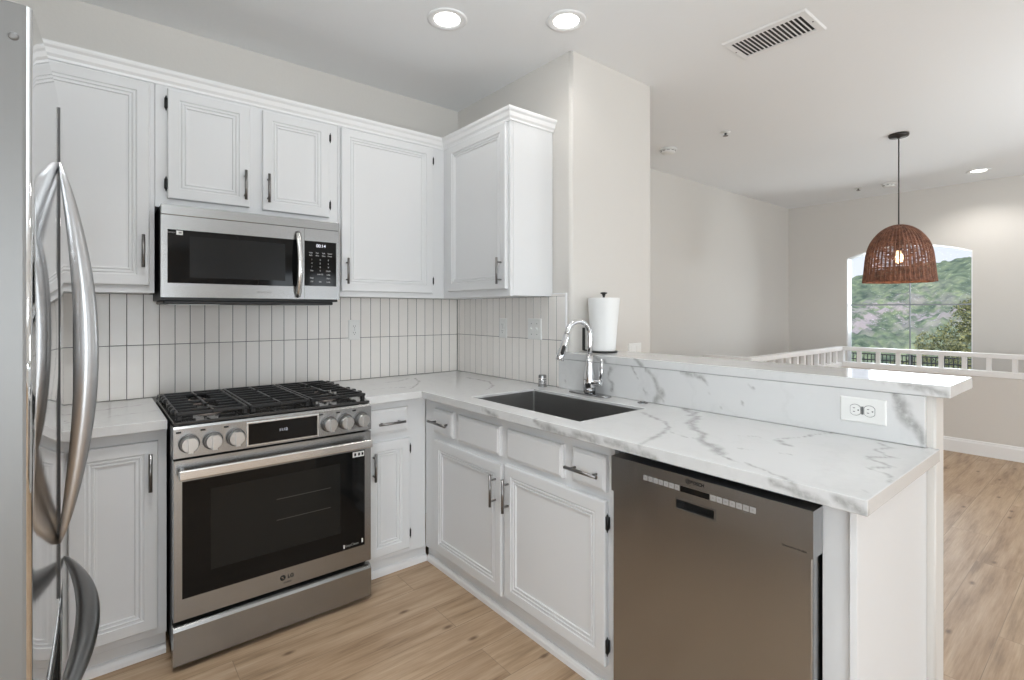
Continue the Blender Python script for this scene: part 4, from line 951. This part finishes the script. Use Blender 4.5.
for k in range(18):
    y = sy0 + (sy1-sy0)*k/17; m_ = MB()
    m_.rings([[Vector((x, y-0.0045, ZC-0.0075)), Vector((x, y+0.0035, ZC-0.0075)), Vector((x, y+0.0052, ZC-0.0018)), Vector((x, y+0.0025, ZC-0.0018))] for x in (sx0, sx1)], True, True, True, False); m_.build('louver', TRIM, r)
for x, y in ((0.678, -1.618), (0.678, -1.988)): m_ = MB(); m_.cyl((x, y, ZC-0.0075), (x, y, ZC-0.0095), 0.004, seg=10); m_.build('screw', NICKEL, r)
for (x, y, lb) in ((1.822, -0.444, 'white round smoke detector on the ceiling near the dividing wall'), (4.682, -1.271, 'white round smoke detector on the ceiling above the arched window')):
    r = thing('smoke_detector', lb, 'smoke detector', (x, y, ZC), 'ceiling smoke detectors')
    mb = MB(); mb.lathe([(0.070, -0.0005), (0.070, -0.012), (0.066, -0.014)], (x, y, ZC), 'Z', 32); mb.build('mounting_plate', WPLAST, r)
    mb = MB(); mb.lathe([(0.058, -0.0142), (0.058, -0.026), (0.050, -0.036), (0.020, -0.039)], (x, y, ZC), 'Z', 32); sdv = mb.build('cover', WPLAST, r)
    mb = MB()
    for k in range(10):
        a = 2*PI*k/10; c0 = Vector((x+0.0585*math.cos(a), y+0.0585*math.sin(a), ZC-0.020)); mb.cyl(c0-Vector((-math.sin(a), math.cos(a), 0))*0.010, c0+Vector((-math.sin(a), math.cos(a), 0))*0.010, 0.0022, seg=6)
    mb.build('vent_slots', GPLAST, sdv)
for (x, y, lb) in ((1.799, -0.963, 'small metal fire sprinkler on the ceiling right of the nearer smoke detector'), (4.637, -0.996, 'small fire sprinkler on the ceiling left of the far smoke detector')):
    r = thing('fire_sprinkler', lb, 'sprinkler', (x, y, ZC), 'ceiling fire sprinklers')
    mb = MB(); mb.lathe([(0.036, -0.0005), (0.034, -0.004), (0.014, -0.009)], (x, y, ZC), 'Z', 24); mb.build('escutcheon', WPLAST, r)
    mb = MB(); mb.lathe([(0.008, -0.0092), (0.008, -0.026), (0.020, -0.029), (0.020, -0.031)], (x, y, ZC), 'Z', 16); mb.build('sprinkler_head', NICKEL, r)

# ------------------------------------------------------------------ rattan pendant
PLX, PLY = 2.884, -1.787
r = thing('pendant_lamp', 'brown woven rattan dome pendant lamp in front of the arched window', 'pendant lamp', (PLX, PLY, ZC))
mb = MB(); mb.lathe([(0.066, -0.0005), (0.066, -0.012), (0.061, -0.022), (0.012, -0.026), (0.010, -0.034)], (PLX, PLY, ZC), 'Z', 36); mb.build('canopy', DBRONZE, r)
mb = MB(); mb.cyl((PLX, PLY, ZC-0.03), (PLX, PLY, 1.975), 0.0045, seg=8); mb.build('cord', DBRONZE, r)
PRF = [(0.018, 0.0), (0.050, -0.006), (0.094, -0.028), (0.129, -0.058), (0.158, -0.095), (0.181, -0.135), (0.197, -0.180), (0.207, -0.230), (0.213, -0.285), (0.217, -0.335), (0.222, -0.385), (0.229, -0.440)]
def shade(t):
    f = t*(len(PRF)-1); i = min(int(f), len(PRF)-2); f -= i
    return PRF[i][0]*(1-f)+PRF[i+1][0]*f, PRF[i][1]*(1-f)+PRF[i+1][1]*f
Z0 = 1.985; mb = MB(); NS = 48
for k in range(NS):
    a = 2*PI*k/NS; pts = []
    t0 = 0.0 if k % 2 == 0 else 0.16
    for i in range(19):
        t = t0+(1-t0)*i/18; rr, h = shade(t); pts.append((PLX+(rr+0.0030)*math.cos(a), PLY+(rr+0.0030)*math.sin(a), Z0+h))
    mb.tube(pts, 0.0052, 6)
acc = [0]; cur = 0
TS = [k/300 for k in range(301)]; S = [0.0]
for a, b in zip(TS[:-1], TS[1:]):
    (r0, h0), (r1, h1) = shade(a), shade(b); S.append(S[-1]+math.hypot(r1-r0, h1-h0))
def t_at(s_): 
    i = int(np.searchsorted(S, s_)); return TS[min(i, 300)]
s_ = 0.03; k = 0
while s_ < S[-1]:
    t = t_at(s_); rr, h = shade(t); openz = -0.30 < h < -0.14
    band = not (-0.325 < h < -0.135)
    n = NS*2; pts = []; segs = []
    for j in range(n+1):
        a = 2*PI*j/n; off = 0.0050*(1 if ((j//2+k) % 2 == 0) else -1)*(1 if j % 2 == 0 else 0)
        pts.append((PLX+(rr+off)*math.cos(a), PLY+(rr+off)*math.sin(a), Z0+h+0.001*math.sin(5*a+k)))
    if band: mb.tube(pts, 0.0031, 5)
    else:
        j = 0
        while j < n:
            run = random.randint(5, 26); e = min(n, j+run)
            if e-j > 1: mb.tube(pts[j:e+1], 0.0036, 5)
            j = e + random.choice((2, 2, 3, 4))
    s_ += 0.0066 if band else 0.0100; k += 1
for t in (0.985,):
    rr, h = shade(t); pts = [(PLX+rr*math.cos(2*PI*j/80), PLY+rr*math.sin(2*PI*j/80), Z0+h) for j in range(81)]; mb.tube(pts, 0.006, 6)
mb.build('lamp_shade', RATTAN, r)
mb = MB(); mb.lathe([(0.022, 1.975), (0.022, 1.80), (0.018, 1.79)], (PLX, PLY, 0), 'Z', 20); sk = mb.build('socket', DBRONZE, r)
mb = MB(); mb.lathe([(0.013, 1.789), (0.016, 1.775), (0.028, 1.745), (0.030, 1.725), (0.024, 1.702), (0.008, 1.693)], (PLX, PLY, 0), 'Z', 20); lab(mb.build('bulb', BULB, r), 'warm glowing bulb')
l = bpy.data.lights.new('bulb_light', 'POINT'); l.energy = 2.2; l.color = (1, 0.75, 0.5); l.shadow_soft_size = 0.03
o = bpy.data.objects.new('bulb_light', l); COL.objects.link(o); o.parent = r; o.location = (0, 0, 1.65-ZC)

# ------------------------------------------------------------------ outside: hillside, tree, fence
def hill_h(x, y):
    f = np.clip((x-30)/75, 0, 1)**1.15
    n = 1.6*np.sin(x*0.11+y*0.07+1)+1.3*np.sin(y*0.16-x*0.05)+0.9*np.sin(x*0.23+y*0.31+2)+0.6*np.sin(y*0.5+x*0.21)
    ca = -3.0*np.exp(-((y-0.45*(x-60)+22)/7.0)**2)*(1-f)
    bumps = 0.55*np.abs(np.sin(x*0.9+np.sin(y*0.7)*2))*np.abs(np.sin(y*0.95+np.sin(x*0.6)*2)) + 0.35*np.abs(np.sin(x*2.1+y*0.6))*np.abs(np.sin(y*2.3-x*0.5))
    return -9.0 + f*18.6 - 0.153*(y-13)*f - np.clip(x-105, 0, 99)*0.35 + n*np.clip((x-20)/60, 0.1, 1)*(1-0.88*f) + ca + bumps*1.7*(1-0.5*f)
xs = np.linspace(22, 125, 260); ys = np.linspace(-20, 75, 240)
Xg, Yg = np.meshgrid(xs, ys, indexing='ij'); Hg = hill_h(Xg, Yg)
Vv = np.stack([Xg, Yg, Hg], -1).reshape(-1, 3)
nx, ny = len(xs), len(ys)
Fc = [(i*ny+j, (i+1)*ny+j, (i+1)*ny+j+1, i*ny+j+1) for i in range(nx-1) for j in range(ny-1)]
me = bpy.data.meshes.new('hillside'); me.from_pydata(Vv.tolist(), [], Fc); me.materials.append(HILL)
rock = np.exp(-(((Vv[:, 0]-74)/12)**2+((Vv[:, 1]-18)/5)**2))*1.2 + 0.8*np.exp(-(((Vv[:, 0]-73)/9)**2+((Vv[:, 1]-11)/4)**2))
a = me.attributes.new('rock', 'FLOAT', 'POINT'); a.data.foreach_set('value', np.clip(rock, 0, 1).astype(np.float32))
for f in me.polygons: f.use_smooth = True
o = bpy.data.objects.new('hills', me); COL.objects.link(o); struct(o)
mb = MB(); mb.box(5.9, 23, -14, 14, -3.4, -3.2); struct(mb.build('ground', GROUND))
# olive tree beyond the window
TX, TY = 14.5, -1.35
r = thing('olive_tree', 'bushy olive green tree outside the arched window, lower right', 'tree', (TX, TY, -3.2))
mb = MB(); mb.tube([(TX, TY, -3.2), (TX+0.1, TY, -2.0), (TX, TY-0.1, -1.0), (TX+0.1, TY, 0.0)], [0.16, 0.13, 0.11, 0.05], 10)
for k in range(6):
    a = k*PI/3; mb.tube([(TX, TY, -1.4+0.12*k), (TX+0.5*math.cos(a), TY+0.5*math.sin(a), -0.7+0.12*k), (TX+1.1*math.cos(a), TY+1.1*math.sin(a), -0.1+0.1*k)], [0.07, 0.05, 0.02], 7)
mb.build('trunk', BARK, r)
mb = MB(); bm = mb.bm; rnd = random.Random(5)
clumps = []
for k in range(105):
    a = rnd.uniform(0, 2*PI); q = rnd.random()**0.5; zz = rnd.uniform(-1.7, 1.50)
    w_ = 2.35*math.sqrt(max(0.05, 1-((zz+0.4)/1.95)**2)); clumps.append((TX+w_*q*math.cos(a), TY+w_*q*math.sin(a), zz+rnd.uniform(-.1, .1), rnd.uniform(0.22, 0.42)))
for (cx, cy, cz, cr) in clumps:
    for k in range(260):
        d_ = Vector((rnd.gauss(0, 1), rnd.gauss(0, 1), rnd.gauss(0, 1))).normalized()*cr*rnd.uniform(0.6, 1.05)
        c0 = Vector((cx, cy, cz))+d_; u = Vector((rnd.gauss(0, 1), rnd.gauss(0, 1), rnd.gauss(0, 1))).normalized(); w_ = u.orthogonal().normalized()
        l_ = rnd.uniform(0.030, 0.055); bm.faces.new([bm.verts.new(p) for p in (c0-u*l_, c0+w_*l_*0.45, c0+u*l_, c0-w_*l_*0.45)])
mb.build('foliage', LEAF, r, fix=False)
# garden fence
r = thing('metal_fence', 'black metal picket fence outside below the arched window', 'fence', (7.6, -0.6, -0.6))
mb = MB()
for z in (0.64, 0.55, -0.30): mb.box(7.592, 7.608, -2.4, 0.8, z-0.008, z+0.008)
mb.build('rails', FENCE, r)
m_ = MB(); m_.box(7.595, 7.605, -2.4, -2.39, -0.6, 0.64); pk0 = m_.build('picket', FENCE, r)
for k in range(1, 64):
    o = pk0.copy(); COL.objects.link(o); o.location = Vector((0, 0.05*k, 0))
for y in (-2.4, -0.8, 0.8):
    m_ = MB(); m_.box(7.575, 7.625, y-0.025, y+0.025, -3.2, 0.66, 0.004); m_.build('post', FENCE, r)
